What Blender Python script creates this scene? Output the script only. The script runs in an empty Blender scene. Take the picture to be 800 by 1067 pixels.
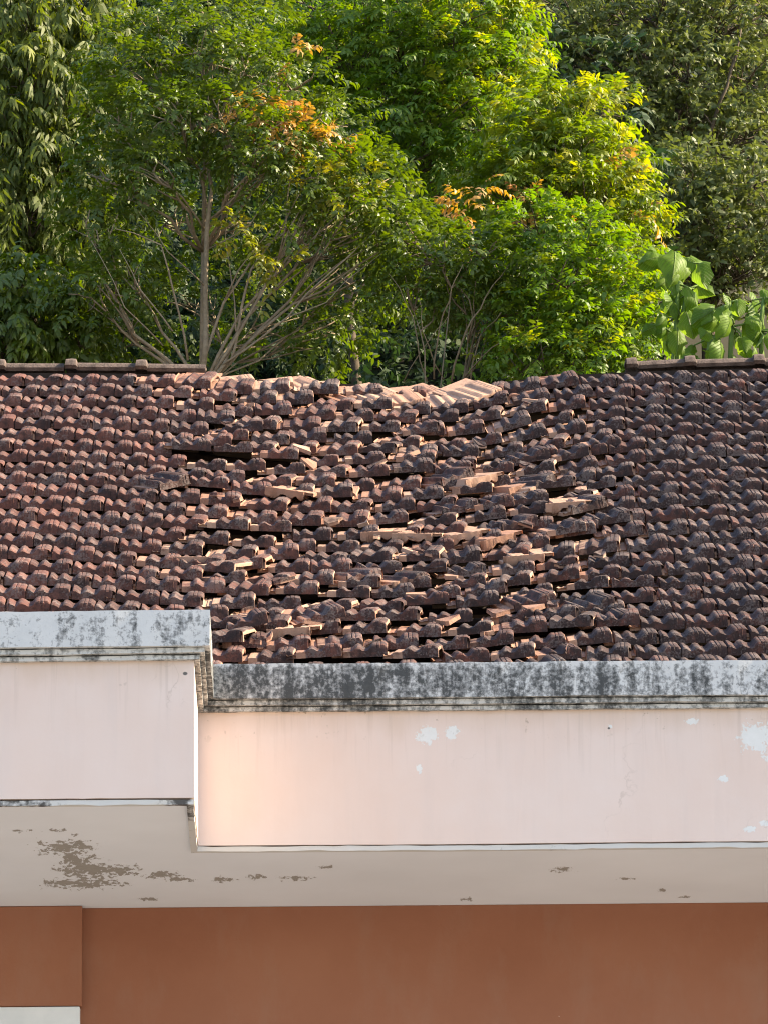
import bpy, bmesh, math, random
import numpy as np
from mathutils import Vector, Matrix, Euler, noise

# ------------------------------------------------------------------ camera, sky, sun, exposure
SC = bpy.context.scene
COL = SC.collection
R = math.radians
IMG_W, IMG_H, FOCAL = 800.0, 1067.0, 5600.0
CAM_Z, PITCH, YAW, ROLL = 1.6, R(16.5), R(-1.0), R(-0.7)
SUN_ELEV, SUN_BACK = R(36), R(1.2)         # sun stands to the right, almost in the plane of the facade
SUN_STRENGTH, SKY_STRENGTH, EXPOSURE = 5.0, 0.13, 1.72

cam_data = bpy.data.cameras.new('camera')
cam = bpy.data.objects.new('camera', cam_data)
COL.objects.link(cam)
cam_data.sensor_fit = 'HORIZONTAL'
cam_data.sensor_width = 36.0
cam_data.lens = FOCAL / IMG_W * 36.0
cam_data.clip_start, cam_data.clip_end = 0.5, 3000.0
CAM_ROT = Matrix.Rotation(YAW, 3, 'Z') @ Matrix.Rotation(math.pi / 2 + PITCH, 3, 'X') @ Matrix.Rotation(ROLL, 3, 'Z')
cam.matrix_world = Matrix.Translation((0, 0, CAM_Z)) @ CAM_ROT.to_4x4()
SC.camera = cam

world = bpy.data.worlds.new('World')
SC.world = world
world.use_nodes = True
wn = world.node_tree
bg = wn.nodes['Background']
sky = wn.nodes.new('ShaderNodeTexSky')
sky.sky_type = 'NISHITA'
sky.sun_disc = False
sun_dir = Vector((math.cos(SUN_ELEV) * math.cos(SUN_BACK), math.cos(SUN_ELEV) * math.sin(SUN_BACK), math.sin(SUN_ELEV)))
sky.sun_elevation = SUN_ELEV
sky.sun_rotation = math.atan2(sun_dir.x, sun_dir.y)
sky.air_density, sky.dust_density = 1.0, 1.6
bg.inputs['Strength'].default_value = SKY_STRENGTH
wn.links.new(sky.outputs[0], bg.inputs['Color'])

sun_data = bpy.data.lights.new('sun', 'SUN')
sun_data.energy, sun_data.angle, sun_data.color = SUN_STRENGTH, R(0.5), (1.0, 0.84, 0.61)
sun = bpy.data.objects.new('sun', sun_data)
COL.objects.link(sun)
sun.rotation_euler = sun_dir.to_track_quat('Z', 'Y').to_euler()
sun.location = (20, 10, 30)

SC.view_settings.view_transform = 'Standard'
SC.view_settings.look = 'None'
SC.view_settings.gamma = 1.0
SC.view_settings.use_curve_mapping = False
SC.view_settings.exposure = EXPOSURE
SC.render.engine = 'CYCLES'
SC.cycles.max_bounces = 8
SC.cycles.transparent_max_bounces = 4
SC.cycles.use_denoising = True
SC.cycles.pixel_filter_type = 'BLACKMAN_HARRIS'
SC.cycles.filter_width = 1.1

# ------------------------------------------------------------------ helpers
def ray(px, py):
    return CAM_ROT @ Vector(((px - IMG_W / 2) / FOCAL, (IMG_H / 2 - py) / FOCAL, -1.0))

def at_y(px, py, Y):
    d = ray(px, py)
    return Vector((0, 0, CAM_Z)) + d * (Y / d.y)

def y_for_z(px, py, z):
    d = ray(px, py)
    return d.y * (z - CAM_Z) / d.z

def tag(o, label=None, cat=None, group=None, kind=None):
    for k, v in (('label', label), ('category', cat), ('group', group), ('kind', kind)):
        if v:
            o[k] = v
    return o

def empty(name, loc=(0, 0, 0)):
    o = bpy.data.objects.new(name, None)
    o.empty_display_size = 0.2
    o.location = loc
    COL.objects.link(o)
    return o

def link(name, me, mat=None, parent=None):
    o = bpy.data.objects.new(name, me)
    COL.objects.link(o)
    if mat is not None and not me.materials:
        me.materials.append(mat)
    if parent is not None:
        o.parent = parent
        o.matrix_parent_inverse = Matrix.Translation(-parent.location)
    return o

def mesh_np(name, V, faces_flat, loop_total, attrs=None, smooth=False):
    """V (n,3) float, faces_flat int vertex ids, loop_total int per face"""
    me = bpy.data.meshes.new(name)
    V = np.asarray(V, dtype=np.float32)
    faces_flat = np.asarray(faces_flat, dtype=np.int32)
    loop_total = np.asarray(loop_total, dtype=np.int32)
    me.vertices.add(len(V))
    me.vertices.foreach_set('co', V.ravel())
    me.loops.add(len(faces_flat))
    me.loops.foreach_set('vertex_index', faces_flat)
    me.polygons.add(len(loop_total))
    starts = np.concatenate(([0], np.cumsum(loop_total)[:-1])).astype(np.int32)
    me.polygons.foreach_set('loop_start', starts)
    me.polygons.foreach_set('loop_total', loop_total)
    me.polygons.foreach_set('use_smooth', np.full(len(loop_total), bool(smooth)))
    for k, a in (attrs or {}).items():
        at = me.attributes.new(k, 'FLOAT', 'POINT')
        at.data.foreach_set('value', np.asarray(a, dtype=np.float32))
    me.update(calc_edges=True)
    return me

def mesh_py(name, V, F, smooth=False, attrs=None):
    return mesh_np(name, V, [i for f in F for i in f], [len(f) for f in F], attrs, smooth)

def box_mesh(name, x0, x1, y0, y1, z0, z1, bevel=0.0):
    bm = bmesh.new()
    bmesh.ops.create_cube(bm, size=1.0)
    for v in bm.verts:
        v.co = Vector((x0 if v.co.x < 0 else x1, y0 if v.co.y < 0 else y1, z0 if v.co.z < 0 else z1))
    if bevel:
        bmesh.ops.bevel(bm, geom=bm.edges[:], offset=bevel, segments=2, affect='EDGES', profile=0.5)
    me = bpy.data.meshes.new(name)
    bm.to_mesh(me)
    bm.free()
    return me

class Tubes:
    """tapered tubes gathered in one mesh"""
    def __init__(self):
        self.V, self.F = [], []
    def add(self, pts, radii, n=6):
        pts = [Vector(p) for p in pts]
        base = len(self.V)
        up = Vector((0.13, 0.97, 0.2))
        for i, p in enumerate(pts):
            t = (pts[min(i + 1, len(pts) - 1)] - pts[max(i - 1, 0)]).normalized()
            a = t.cross(up)
            if a.length < 1e-4:
                a = t.cross(Vector((1, 0, 0)))
            a.normalize()
            b = t.cross(a)
            for k in range(n):
                ang = 2 * math.pi * k / n
                self.V.append(p + (a * math.cos(ang) + b * math.sin(ang)) * radii[i])
        for i in range(len(pts) - 1):
            for k in range(n):
                k2 = (k + 1) % n
                self.F.append((base + i * n + k, base + i * n + k2, base + (i + 1) * n + k2, base + (i + 1) * n + k))
        self.F.append(tuple(base + k for k in reversed(range(n))))
        self.F.append(tuple(base + (len(pts) - 1) * n + k for k in range(n)))
    def build(self, name, mat, parent):
        return link(name, mesh_py(name, [tuple(v) for v in self.V], self.F, smooth=True), mat, parent)

# ------------------------------------------------------------------ material helpers
class NT:
    def __init__(self, name):
        self.m = bpy.data.materials.new(name)
        self.m.use_nodes = True
        self.t = self.m.node_tree
        self.p = self.t.nodes['Principled BSDF']
        self.out = self.t.nodes['Material Output']
    def n(self, typ, **kw):
        nd = self.t.nodes.new(typ)
        for k, v in kw.items():
            setattr(nd, k, v)
        return nd
    def l(self, a, b):
        self.t.links.new(a, b)
    def sock(self, nd, key, val):
        s = nd.inputs[key]
        if hasattr(val, 'is_linked') or isinstance(val, bpy.types.NodeSocket):
            self.l(val, s)
        else:
            s.default_value = val
    def coord(self, kind='Object', scale=(1, 1, 1), loc=(0, 0, 0)):
        c = self.n('ShaderNodeTexCoord')
        mp = self.n('ShaderNodeMapping')
        mp.inputs['Scale'].default_value = scale
        mp.inputs['Location'].default_value = loc
        self.l(c.outputs[kind], mp.inputs['Vector'])
        return mp.outputs[0]
    def noise(self, vec, scale, detail=6.0, rough=0.6, dist=0.0):
        nd = self.n('ShaderNodeTexNoise')
        self.l(vec, nd.inputs['Vector'])
        nd.inputs['Scale'].default_value = scale
        nd.inputs['Detail'].default_value = detail
        nd.inputs['Roughness'].default_value = rough
        nd.inputs['Distortion'].default_value = dist
        return nd.outputs['Fac']
    def ramp(self, fac, stops):
        nd = self.n('ShaderNodeValToRGB')
        el = nd.color_ramp.elements
        while len(el) < len(stops):
            el.new(0.5)
        for e, (p, c) in zip(el, stops):
            e.position = p
            e.color = (c if isinstance(c, tuple) else (c, c, c)) + (1,) if not (isinstance(c, tuple) and len(c) == 4) else c
        self.l(fac, nd.inputs['Fac'])
        return nd.outputs['Color']
    def math(self, op, a, b=0.0, c=None, clamp=False):
        nd = self.n('ShaderNodeMath', operation=op, use_clamp=clamp)
        self.sock(nd, 0, a)
        self.sock(nd, 1, b)
        if c is not None:
            self.sock(nd, 2, c)
        return nd.outputs[0]
    def mix(self, fac, a, b, blend='MIX'):
        nd = self.n('ShaderNodeMix', data_type='RGBA', blend_type=blend)
        for key, val in ((0, fac), (6, a), (7, b)):
            if isinstance(val, tuple) and len(val) == 3:
                val = val + (1,)
            self.sock(nd, key, val)
        return nd.outputs[2]
    def bump(self, height, strength, dist, normal=None):
        nd = self.n('ShaderNodeBump')
        nd.inputs['Strength'].default_value = strength
        nd.inputs['Distance'].default_value = dist
        self.l(height, nd.inputs['Height'])
        if normal is not None:
            self.l(normal, nd.inputs['Normal'])
        return nd.outputs[0]
    def attr(self, name):
        return self.n('ShaderNodeAttribute', attribute_name=name).outputs['Fac']
    def finish(self, color, rough=0.9, normal=None, spec=0.25):
        self.sock(self.p, 'Base Color', color if not (isinstance(color, tuple) and len(color) == 3) else color + (1,))
        self.sock(self.p, 'Roughness', rough)
        self.p.inputs['Specular IOR Level'].default_value = spec
        if normal is not None:
            self.l(normal, self.p.inputs['Normal'])
        return self.m

def blob_mask(N, pos, blobs, wob, amp):
    """union of noise-edged ellipses in object x/z (or x/y) coordinates: wear with a shape of its own.
    blobs: (cx, cy, rx, ry); pos: separate-xyz outputs pair (a, b); wob: noise fac"""
    total = None
    for cx, cy, rx, ry in blobs:
        a = N.math('MULTIPLY', N.math('SUBTRACT', pos[0], cx), 1.0 / rx)
        b = N.math('MULTIPLY', N.math('SUBTRACT', pos[1], cy), 1.0 / ry)
        d = N.math('SQRT', N.math('ADD', N.math('MULTIPLY', a, a), N.math('MULTIPLY', b, b)))
        v = N.math('SUBTRACT', 1.0, d)
        v = N.math('MULTIPLY_ADD', N.math('SUBTRACT', wob, 0.5), amp, v)
        total = v if total is None else N.math('MAXIMUM', total, v)
    return total

def sep(N, vec):
    s = N.n('ShaderNodeSeparateXYZ')
    N.l(vec, s.inputs[0])
    return s.outputs

# ------------------------------------------------------------------ key positions of the place
Y_F = 20.85                                     # recessed fascia plane
Z_FT = at_y(500, 741, Y_F).z                    # under the mouldings
Z_FB = at_y(500, 879, Y_F).z                    # fascia bottom
Y_B = y_for_z(100, 689.5, Z_FT)                 # bay fascia plane
Z_CT = at_y(500, 690, Y_F - 0.062).z            # cornice top
Z_M1 = at_y(500, 726, Y_F - 0.062).z            # band bottom
Z_M2 = at_y(500, 733.5, Y_F - 0.042).z
X_B = at_y(202.5, 760, Y_B).x                   # right end of the bay
Z_SOF = Z_FB - 0.012
Y_W = y_for_z(450, 943.5, Z_SOF)                # brown wall
Y_P = y_for_z(60, 944, Z_SOF)                   # pier front
X_P = at_y(85.5, 1000, Y_P).x
XL, XR = -7.0, 7.0

BETA = R(30.4)
S_DIR = Vector((0, math.cos(BETA), math.sin(BETA)))
N_DIR = Vector((0, -math.sin(BETA), math.cos(BETA)))
O_ROOF = at_y(400, 699, 21.25)
O_ROOF.x = 0.0
TW, EXPO, TL = 0.19, 0.24, 0.315                # tile cover width, exposure, length
def hit_roof(px, py, h=0.0):
    d = ray(px, py)
    o = O_ROOF + N_DIR * h
    t = (o - Vector((0, 0, CAM_Z))).dot(N_DIR) / d.dot(N_DIR)
    p = Vector((0, 0, CAM_Z)) + d * t
    return p.x, (p - O_ROOF).dot(S_DIR)
S_RIDGE = hit_roof(120, 387)[1]
N_ROWS = int(round((S_RIDGE - 0.10) / EXPO))
EXPO = (S_RIDGE - 0.10) / N_ROWS
print('rows', N_ROWS, 'expo', EXPO, 'ridge s', S_RIDGE, 'YB', Y_B, 'YW', Y_W, 'YP', Y_P, 'z', Z_CT, Z_FT, Z_FB, 'O', O_ROOF)

# ------------------------------------------------------------------ materials: the house
def mat_paint_pink():
    N = NT('pink_render')
    o = N.coord('Object')
    x, y, z = sep(N, o)
    big = N.noise(o, 1.6, 5, 0.6)
    streak = N.noise(N.coord('Object', (14, 14, 1.2)), 1.0, 5, 0.6)
    fine = N.noise(o, 45, 4, 0.6)
    col = N.mix(N.ramp(big, [(0.3, 0.0), (0.7, 1.0)]), (0.61, 0.475, 0.40), (0.635, 0.53, 0.47))
    col = N.mix(N.math('MULTIPLY', N.ramp(streak, [(0.5, 0.0), (0.8, 1.0)]), 0.25), col, (0.50, 0.43, 0.39))
    # dirt wash under the mouldings
    wob = N.noise(N.coord('Object', (9, 9, 2.2)), 1.0, 6, 0.65)
    top = N.math('SUBTRACT', Z_FT + 0.005, z)
    wash = N.math('SUBTRACT', N.math('MULTIPLY', wob, 0.20), top)
    wash = N.ramp(wash, [(0.0, 0.0), (0.12, 1.0)])
    col = N.mix(N.math('MULTIPLY', wash, 0.38), col, (0.44, 0.31, 0.20))
    # old white paint where the pink has come off
    w2 = N.math('ADD', N.math('MULTIPLY', N.noise(o, 20, 7, 0.7), 0.55), N.math('MULTIPLY', N.noise(o, 75, 5, 0.65), 0.45))
    blobs = []
    for px, py, rx, ry in ((445, 766, 13, 12), (470, 763, 8, 12), (437, 801, 3.5, 6), (722, 752, 9, 4.5), (753, 812, 6, 5),
                           (788, 768, 23, 19), (812, 774, 26, 24), (782, 864, 9, 4), (636, 757, 4, 3), (796, 858, 8, 4)):
        c = at_y(px, py, Y_F)
        blobs.append((c.x, c.z, rx / 262.0, ry / 262.0))
    m = blob_mask(N, (x, z), blobs, w2, 4.2)
    peel = N.ramp(m, [(0.22, 0.0), (0.30, 1.0)])
    col = N.mix(peel, col, N.mix(fine, (0.585, 0.575, 0.54), (0.66, 0.65, 0.615)))
    # rain runs below the mouldings and hairline cracks
    run = N.noise(N.coord('Object', (42, 42, 1.6)), 1.0, 4, 0.6)
    fade = N.ramp(top, [(0.0, 1.0), (0.30, 0.0)])
    run = N.math('MULTIPLY', N.ramp(run, [(0.56, 0.0), (0.72, 1.0)]), fade)
    col = N.mix(N.math('MULTIPLY', run, 0.35), col, (0.36, 0.28, 0.22))
    vo = N.n('ShaderNodeTexVoronoi', feature='DISTANCE_TO_EDGE')
    wv = N.n('ShaderNodeVectorMath', operation='MULTIPLY_ADD')
    wn_ = N.n('ShaderNodeTexNoise')
    N.l(o, wn_.inputs['Vector'])
    wn_.inputs['Scale'].default_value = 6.0
    wn_.inputs['Detail'].default_value = 5.0
    N.l(wn_.outputs['Color'], wv.inputs[0])
    wv.inputs[1].default_value = (0.5, 0.5, 0.5)
    N.l(o, wv.inputs[2])
    N.l(wv.outputs[0], vo.inputs['Vector'])
    vo.inputs['Scale'].default_value = 1.15
    crack = N.math('MULTIPLY', N.ramp(vo.outputs['Distance'], [(0.0, 1.0), (0.006, 0.0)]), N.ramp(big, [(0.5, 0.0), (0.6, 1.0)]))
    col = N.mix(N.math('MULTIPLY', crack, 0.4), col, (0.33, 0.25, 0.20))
    # small dark specks of exposed mortar
    sp = N.noise(o, 30, 3, 0.5)
    near = N.ramp(top, [(0.0, 1.0), (0.14, 0.0)])
    speck = N.math('MULTIPLY', N.ramp(sp, [(0.685, 0.0), (0.72, 1.0)]), near)
    col = N.mix(N.math('MULTIPLY', speck, 0.75), col, (0.25, 0.20, 0.15))
    spot = blob_mask(N, (x, z), [(at_y(193, 702, Y_B).x, at_y(193, 702, Y_B).z, 0.012, 0.009), (at_y(634, 759, Y_F).x, at_y(634, 759, Y_F).z, 0.007, 0.006)], w2, 0.9)
    col = N.mix(N.ramp(spot, [(0.1, 0.0), (0.4, 1.0)]), col, (0.12, 0.11, 0.10))
    h = N.math('ADD', N.math('MULTIPLY', fine, 0.25), N.math('MULTIPLY', peel, -0.9))
    h = N.math('ADD', h, N.math('MULTIPLY', big, 1.2))
    return N.finish(col, 0.85, N.bump(h, 0.35, 0.004))

def mat_cornice():
    N = NT('weathered_cornice')
    o = N.coord('Object')
    x, y, z = sep(N, o)
    a = N.noise(o, 9, 8, 0.7)
    b = N.noise(N.coord('Object', (15, 15, 2.4)), 1.0, 7, 0.7)
    c = N.noise(o, 55, 6, 0.7)
    big = N.noise(o, 1.3, 3, 0.5)
    # growth of black algae: thin on the bay, thick on the recessed run, thinner again to its right end
    gx = N.n('ShaderNodeMapRange', interpolation_type='SMOOTHSTEP')
    N.l(y, gx.inputs[0])
    gx.inputs[1].default_value, gx.inputs[2].default_value = Y_B - 0.05, Y_B + 0.10
    gx.inputs[3].default_value, gx.inputs[4].default_value = 0.03, 0.46
    gx2 = N.n('ShaderNodeMapRange', interpolation_type='SMOOTHSTEP')
    N.l(x, gx2.inputs[0])
    gx2.inputs[1].default_value, gx2.inputs[2].default_value = 0.2, 1.15
    gx2.inputs[3].default_value, gx2.inputs[4].default_value = 0.0, 0.20
    amt = N.math('SUBTRACT', gx.outputs[0], gx2.outputs[0])
    def ctr(v, k):
        return N.math('MULTIPLY', N.math('SUBTRACT', v, 0.5), k)
    f = N.math('ADD', N.math('ADD', ctr(b, 2.0), ctr(a, 1.2)), N.math('ADD', ctr(c, 2.1), ctr(big, 0.9)))
    f = N.math('ADD', f, amt)
    # a paler lip along the top edge where the rain keeps it clean
    lip = N.math('SUBTRACT', z, Z_CT - 0.03)
    lip = N.ramp(lip, [(0.0, 0.0), (0.03, 1.0)])
    f = N.math('SUBTRACT', f, N.math('MULTIPLY', lip, 0.28))
    # lower mouldings keep less growth
    low = N.ramp(N.math('SUBTRACT', Z_M1, z), [(0.0, 0.0), (0.01, 1.0)])
    f = N.math('SUBTRACT', f, N.math('MULTIPLY', N.math('MULTIPLY', low, amt), 0.30))
    dark = N.ramp(f, [(0.0, 0.0), (0.12, 0.28), (0.30, 0.62), (0.62, 1.0)])
    base = N.mix(N.ramp(a, [(0.3, 0.0), (0.7, 1.0)]), (0.46, 0.46, 0.445), (0.55, 0.545, 0.52))
    base = N.mix(N.math('MULTIPLY', low, 0.5), base, (0.47, 0.45, 0.405))
    col = N.mix(dark, base, N.mix(c, (0.022, 0.024, 0.026), (0.085, 0.087, 0.083)))
    h = N.math('ADD', N.math('MULTIPLY', a, 0.6), N.math('MULTIPLY', c, 0.5))
    return N.finish(col, 0.92, N.bump(h, 0.6, 0.006))

def mat_trim():
    N = NT('drip_trim')
    o = N.coord('Object')
    a = N.noise(N.coord('Object', (3.5, 3.5, 3.5)), 1.0, 7, 0.7)
    x, y, z = sep(N, o)
    bay = N.n('ShaderNodeMapRange')
    N.l(x, bay.inputs[0])
    bay.inputs[1].default_value, bay.inputs[2].default_value = X_B - 0.05, X_B + 0.05
    bay.inputs[3].default_value, bay.inputs[4].default_value = 0.06, -0.10
    f = N.math('ADD', a, bay.outputs[0])
    f = N.math('ADD', f, N.math('MULTIPLY', N.math('SUBTRACT', N.noise(o, 40, 5, 0.6), 0.5), 0.3))
    col = N.mix(N.ramp(f, [(0.52, 0.0), (0.62, 1.0)]), (0.50, 0.485, 0.45), (0.075, 0.07, 0.064))
    return N.finish(col, 0.9)

def mat_soffit():
    N = NT('soffit_limewash')
    o = N.coord('Object')
    x, y, z = sep(N, o)
    big = N.noise(o, 1.3, 4, 0.55)
    fine = N.noise(o, 40, 4, 0.6)
    col = N.mix(N.ramp(big, [(0.3, 0.0), (0.7, 1.0)]), (0.61, 0.625, 0.635), (0.68, 0.70, 0.715))
    wob = N.math('ADD', N.math('MULTIPLY', N.noise(N.coord('Object', (18, 8, 18)), 1.0, 7, 0.72), 0.5), N.math('MULTIPLY', N.noise(N.coord('Object', (55, 26, 55)), 1.0, 4, 0.6), 0.5))
    def pb(px, py, rx, ry):
        Y = y_for_z(px, py, Z_SOF)
        c = at_y(px, py, Y)
        return (c.x, c.y, rx / 262.0, ry / 262.0 / 0.225)
    blobs = [pb(68, 883, 30, 8), (pb(80, 895, 22, 12)), pb(92, 908, 32, 12), pb(125, 907, 22, 7), pb(85, 921, 46, 6)]
    m = blob_mask(N, (x, y), blobs, wob, 6.5)
    flakes = N.ramp(m, [(0.30, 0.0), (0.36, 1.0)])
    w2 = N.noise(N.coord('Object', (40, 18, 40), (3.1, 1.7, 0)), 1.0, 5, 0.7)
    b2 = [pb(170, 912, 22, 4), pb(188, 917, 16, 3), pb(232, 916, 16, 3.5), pb(265, 914, 14, 3), pb(308, 916, 22, 3.5), pb(340, 904, 9, 2),
          pb(20, 866, 12, 2), pb(60, 866, 16, 2), pb(78, 870, 4, 2), pb(155, 937, 10, 2.5), pb(585, 906, 13, 3.5), pb(652, 916, 9, 2),
          pb(690, 928, 6, 2), pb(487, 937, 9, 2.5), pb(715, 935, 8, 2)]
    m2 = blob_mask(N, (x, y), b2, w2, 5.0)
    flakes2 = N.ramp(m2, [(0.35, 0.0), (0.42, 1.0)])
    fl = N.math('MAXIMUM', flakes, flakes2)
    col = N.mix(N.math('MULTIPLY', fl, 0.9), col, N.mix(fine, (0.19, 0.17, 0.135), (0.29, 0.265, 0.22)))
    h = N.math('ADD', N.math('MULTIPLY', fl, -1.0), N.math('MULTIPLY', big, 1.5))
    return N.finish(col, 0.9, N.bump(h, 0.5, 0.004))

def mat_brown():
    N = NT('terracotta_render')
    o = N.coord('Object')
    big = N.noise(o, 1.1, 5, 0.6)
    fine = N.noise(o, 60, 4, 0.6)
    col = N.mix(N.ramp(big, [(0.3, 0.0), (0.7, 1.0)]), (0.235, 0.092, 0.048), (0.28, 0.120, 0.067))
    blot = N.noise(N.coord('Object', (5, 5, 2)), 1.0, 7, 0.7)
    col = N.mix(N.math('MULTIPLY', N.ramp(blot, [(0.5, 0.0), (0.75, 1.0)]), 0.35), col, (0.27, 0.155, 0.105))
    sp = N.noise(o, 26, 2, 0.5)
    col = N.mix(N.math('MULTIPLY', N.ramp(sp, [(0.775, 0.0), (0.79, 1.0)]), 0.5), col, (0.52, 0.40, 0.32))
    return N.finish(col, 0.8, N.bump(N.math('ADD', fine, N.math('MULTIPLY', big, 3.0)), 0.25, 0.003))

def mat_plain(name, c0, c1, scale=8, rough=0.9, bump=0.3, dist=0.004, spec=0.2):
    N = NT(name)
    o = N.coord('Object')
    a = N.noise(o, scale, 6, 0.65)
    return N.finish(N.mix(N.ramp(a, [(0.3, 0.0), (0.7, 1.0)]), c0, c1), rough, N.bump(N.noise(o, scale * 5, 4, 0.6), bump, dist), spec)

def mat_tile():
    """fired clay gone dark with algae; 'fresh' marks the parts of a tile that lie under its neighbours and keep their clay colour"""
    N = NT('old_clay_tile')
    oi = N.n('ShaderNodeObjectInfo')
    rnd = N.math('FRACT', N.math('ADD', oi.outputs['Random'], N.attr('tint')))
    tc = N.n('ShaderNodeTexCoord')
    off = N.n('ShaderNodeVectorMath', operation='MULTIPLY_ADD')
    comb = N.n('ShaderNodeCombineXYZ')
    for i in range(3):
        N.l(rnd, comb.inputs[i])
    N.l(comb.outputs[0], off.inputs[0])
    off.inputs[1].default_value = (13.0, 7.0, 5.0)
    N.l(tc.outputs['Object'], off.inputs[2])
    v = off.outputs[0]
    geo = N.n('ShaderNodeNewGeometry')
    wpos = sep(N, geo.outputs['Position'])
    patch = N.noise(v, 22, 7, 0.7)
    mid = N.noise(v, 9, 4, 0.6)
    grain = N.noise(v, 120, 5, 0.65)
    clay = N.ramp(rnd, [(0.0, (0.082, 0.036, 0.028)), (0.3, (0.132, 0.056, 0.042)), (0.6, (0.068, 0.034, 0.028)), (0.85, (0.158, 0.073, 0.055)), (1.0, (0.092, 0.043, 0.034))])
    # the run towards the right of the roof gets more of the dark patches
    gx = N.n('ShaderNodeMapRange', interpolation_type='SMOOTHSTEP')
    N.l(wpos[0], gx.inputs[0])
    gx.inputs[1].default_value, gx.inputs[2].default_value = -1.6, 1.5
    gx.inputs[3].default_value, gx.inputs[4].default_value = -0.055, 0.07
    dk = N.math('ADD', patch, gx.outputs[0])
    dk = N.math('ADD', dk, N.math('MULTIPLY', N.math('SUBTRACT', rnd, 0.5), 0.10))
    dark = N.ramp(dk, [(0.40, 0.0), (0.50, 0.6), (0.60, 1.0)])
    col = N.mix(N.math('MULTIPLY', dark, 0.85), clay, N.mix(grain, (0.010, 0.0085, 0.009), (0.040, 0.031, 0.030)))
    lich = N.ramp(N.math('ADD', mid, N.math('MULTIPLY', N.math('SUBTRACT', grain, 0.5), 0.9)), [(0.53, 0.0), (0.64, 1.0)])
    col = N.mix(N.math('MULTIPLY', lich, 0.5), col, (0.18, 0.145, 0.132))
    fresh = N.attr('fresh')
    own = N.math('FRACT', N.math('MULTIPLY', rnd, 7.31))
    fresh = N.math('MULTIPLY', fresh, N.math('MULTIPLY_ADD', own, 0.75, 0.52))
    fr = N.math('MULTIPLY_ADD', N.math('SUBTRACT', mid, 0.5), 1.0, fresh)
    fr = N.math('MULTIPLY_ADD', N.math('SUBTRACT', patch, 0.5), 0.6, fr)
    fr = N.ramp(fr, [(0.40, 0.0), (0.66, 1.0)])
    fcol = N.mix(rnd, (0.31, 0.155, 0.10), (0.40, 0.26, 0.185))
    fcol = N.mix(N.ramp(patch, [(0.45, 0.0), (0.7, 0.7)]), fcol, (0.22, 0.125, 0.09))
    col = N.mix(fr, col, fcol)
    h = N.math('ADD', N.math('MULTIPLY', patch, 0.7), N.math('MULTIPLY', grain, 0.45))
    return N.finish(col, 0.88, N.bump(h, 0.7, 0.006), 0.2)

M = {}
M['pink'], M['cornice'], M['trim'], M['soffit'], M['brown'] = mat_paint_pink(), mat_cornice(), mat_trim(), mat_soffit(), mat_brown()
M['white'] = mat_plain('white_paint', (0.56, 0.58, 0.58), (0.64, 0.65, 0.64), 6)
M['cement'] = mat_plain('gutter_cement', (0.20, 0.195, 0.18), (0.32, 0.31, 0.29), 7)
M['wood'] = mat_plain('old_timber', (0.016, 0.011, 0.008), (0.034, 0.023, 0.016), 14)
M['tile'] = mat_tile()
M['ridge'] = mat_plain('ridge_clay_mortar', (0.045, 0.034, 0.028), (0.15, 0.11, 0.09), 22, 0.92, 0.7, 0.008)

# ------------------------------------------------------------------ ground and hillside
def terrain_z(x, y):
    z = 0.0
    t = max(0.0, y - 30.0)
    if t > 0:
        z = 8.6 * min(1.0, t / 2.2) ** 0.8 + max(0.0, t - 2.2) * 0.86
        if t > 45:
            z -= (t - 45) * 0.5
        if t > 160:
            z -= (t - 160) * 0.36
        z += 0.5 * math.sin(x * 0.31 + 1.0) * min(1, t / 4) + 0.25 * math.sin(x * 0.9 + y * 0.5) * min(1, t / 4)
    return max(z, 0.0)

xs = sorted(set([-900, -500, -250, -120, -70, -40] + list(np.arange(-24, 24.1, 1.0)) + [40, 70, 120, 250, 500, 900]))
ys = sorted(set([-900, -400, -150, -60, -20, 0, 10, 20, 26] + list(np.arange(29, 60, 0.75)) + [64, 70, 80, 95, 120, 160, 220, 320, 500, 900]))
V, F = [], []
for yy in ys:
    for xx in xs:
        V.append((xx, yy, terrain_z(xx, yy)))
nx = len(xs)
for j in range(len(ys) - 1):
    for i in range(nx - 1):
        F.append((j * nx + i, j * nx + i + 1, (j + 1) * nx + i + 1, (j + 1) * nx + i))
Ng = NT('yard_and_soil')
og = Ng.coord('Object')
gy = sep(Ng, og)[2]
soil = Ng.mix(Ng.noise(og, 1.5, 6, 0.6), (0.018, 0.017, 0.010), (0.035, 0.032, 0.017))
conc = Ng.mix(Ng.noise(og, 0.8, 8, 0.65), (0.21, 0.205, 0.20), (0.29, 0.285, 0.28))
gcol = Ng.mix(Ng.ramp(gy, [(0.02, 0.0), (0.3, 1.0)]), conc, soil)
tag(link('ground', mesh_py('ground', V, F, smooth=True), Ng.finish(gcol, 0.95)), kind='structure')

# ------------------------------------------------------------------ the house
house = empty('house', (0, Y_F, 0))
tag(house, 'pink and terracotta house with a collapsed brown clay tile roof', 'house')

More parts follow.
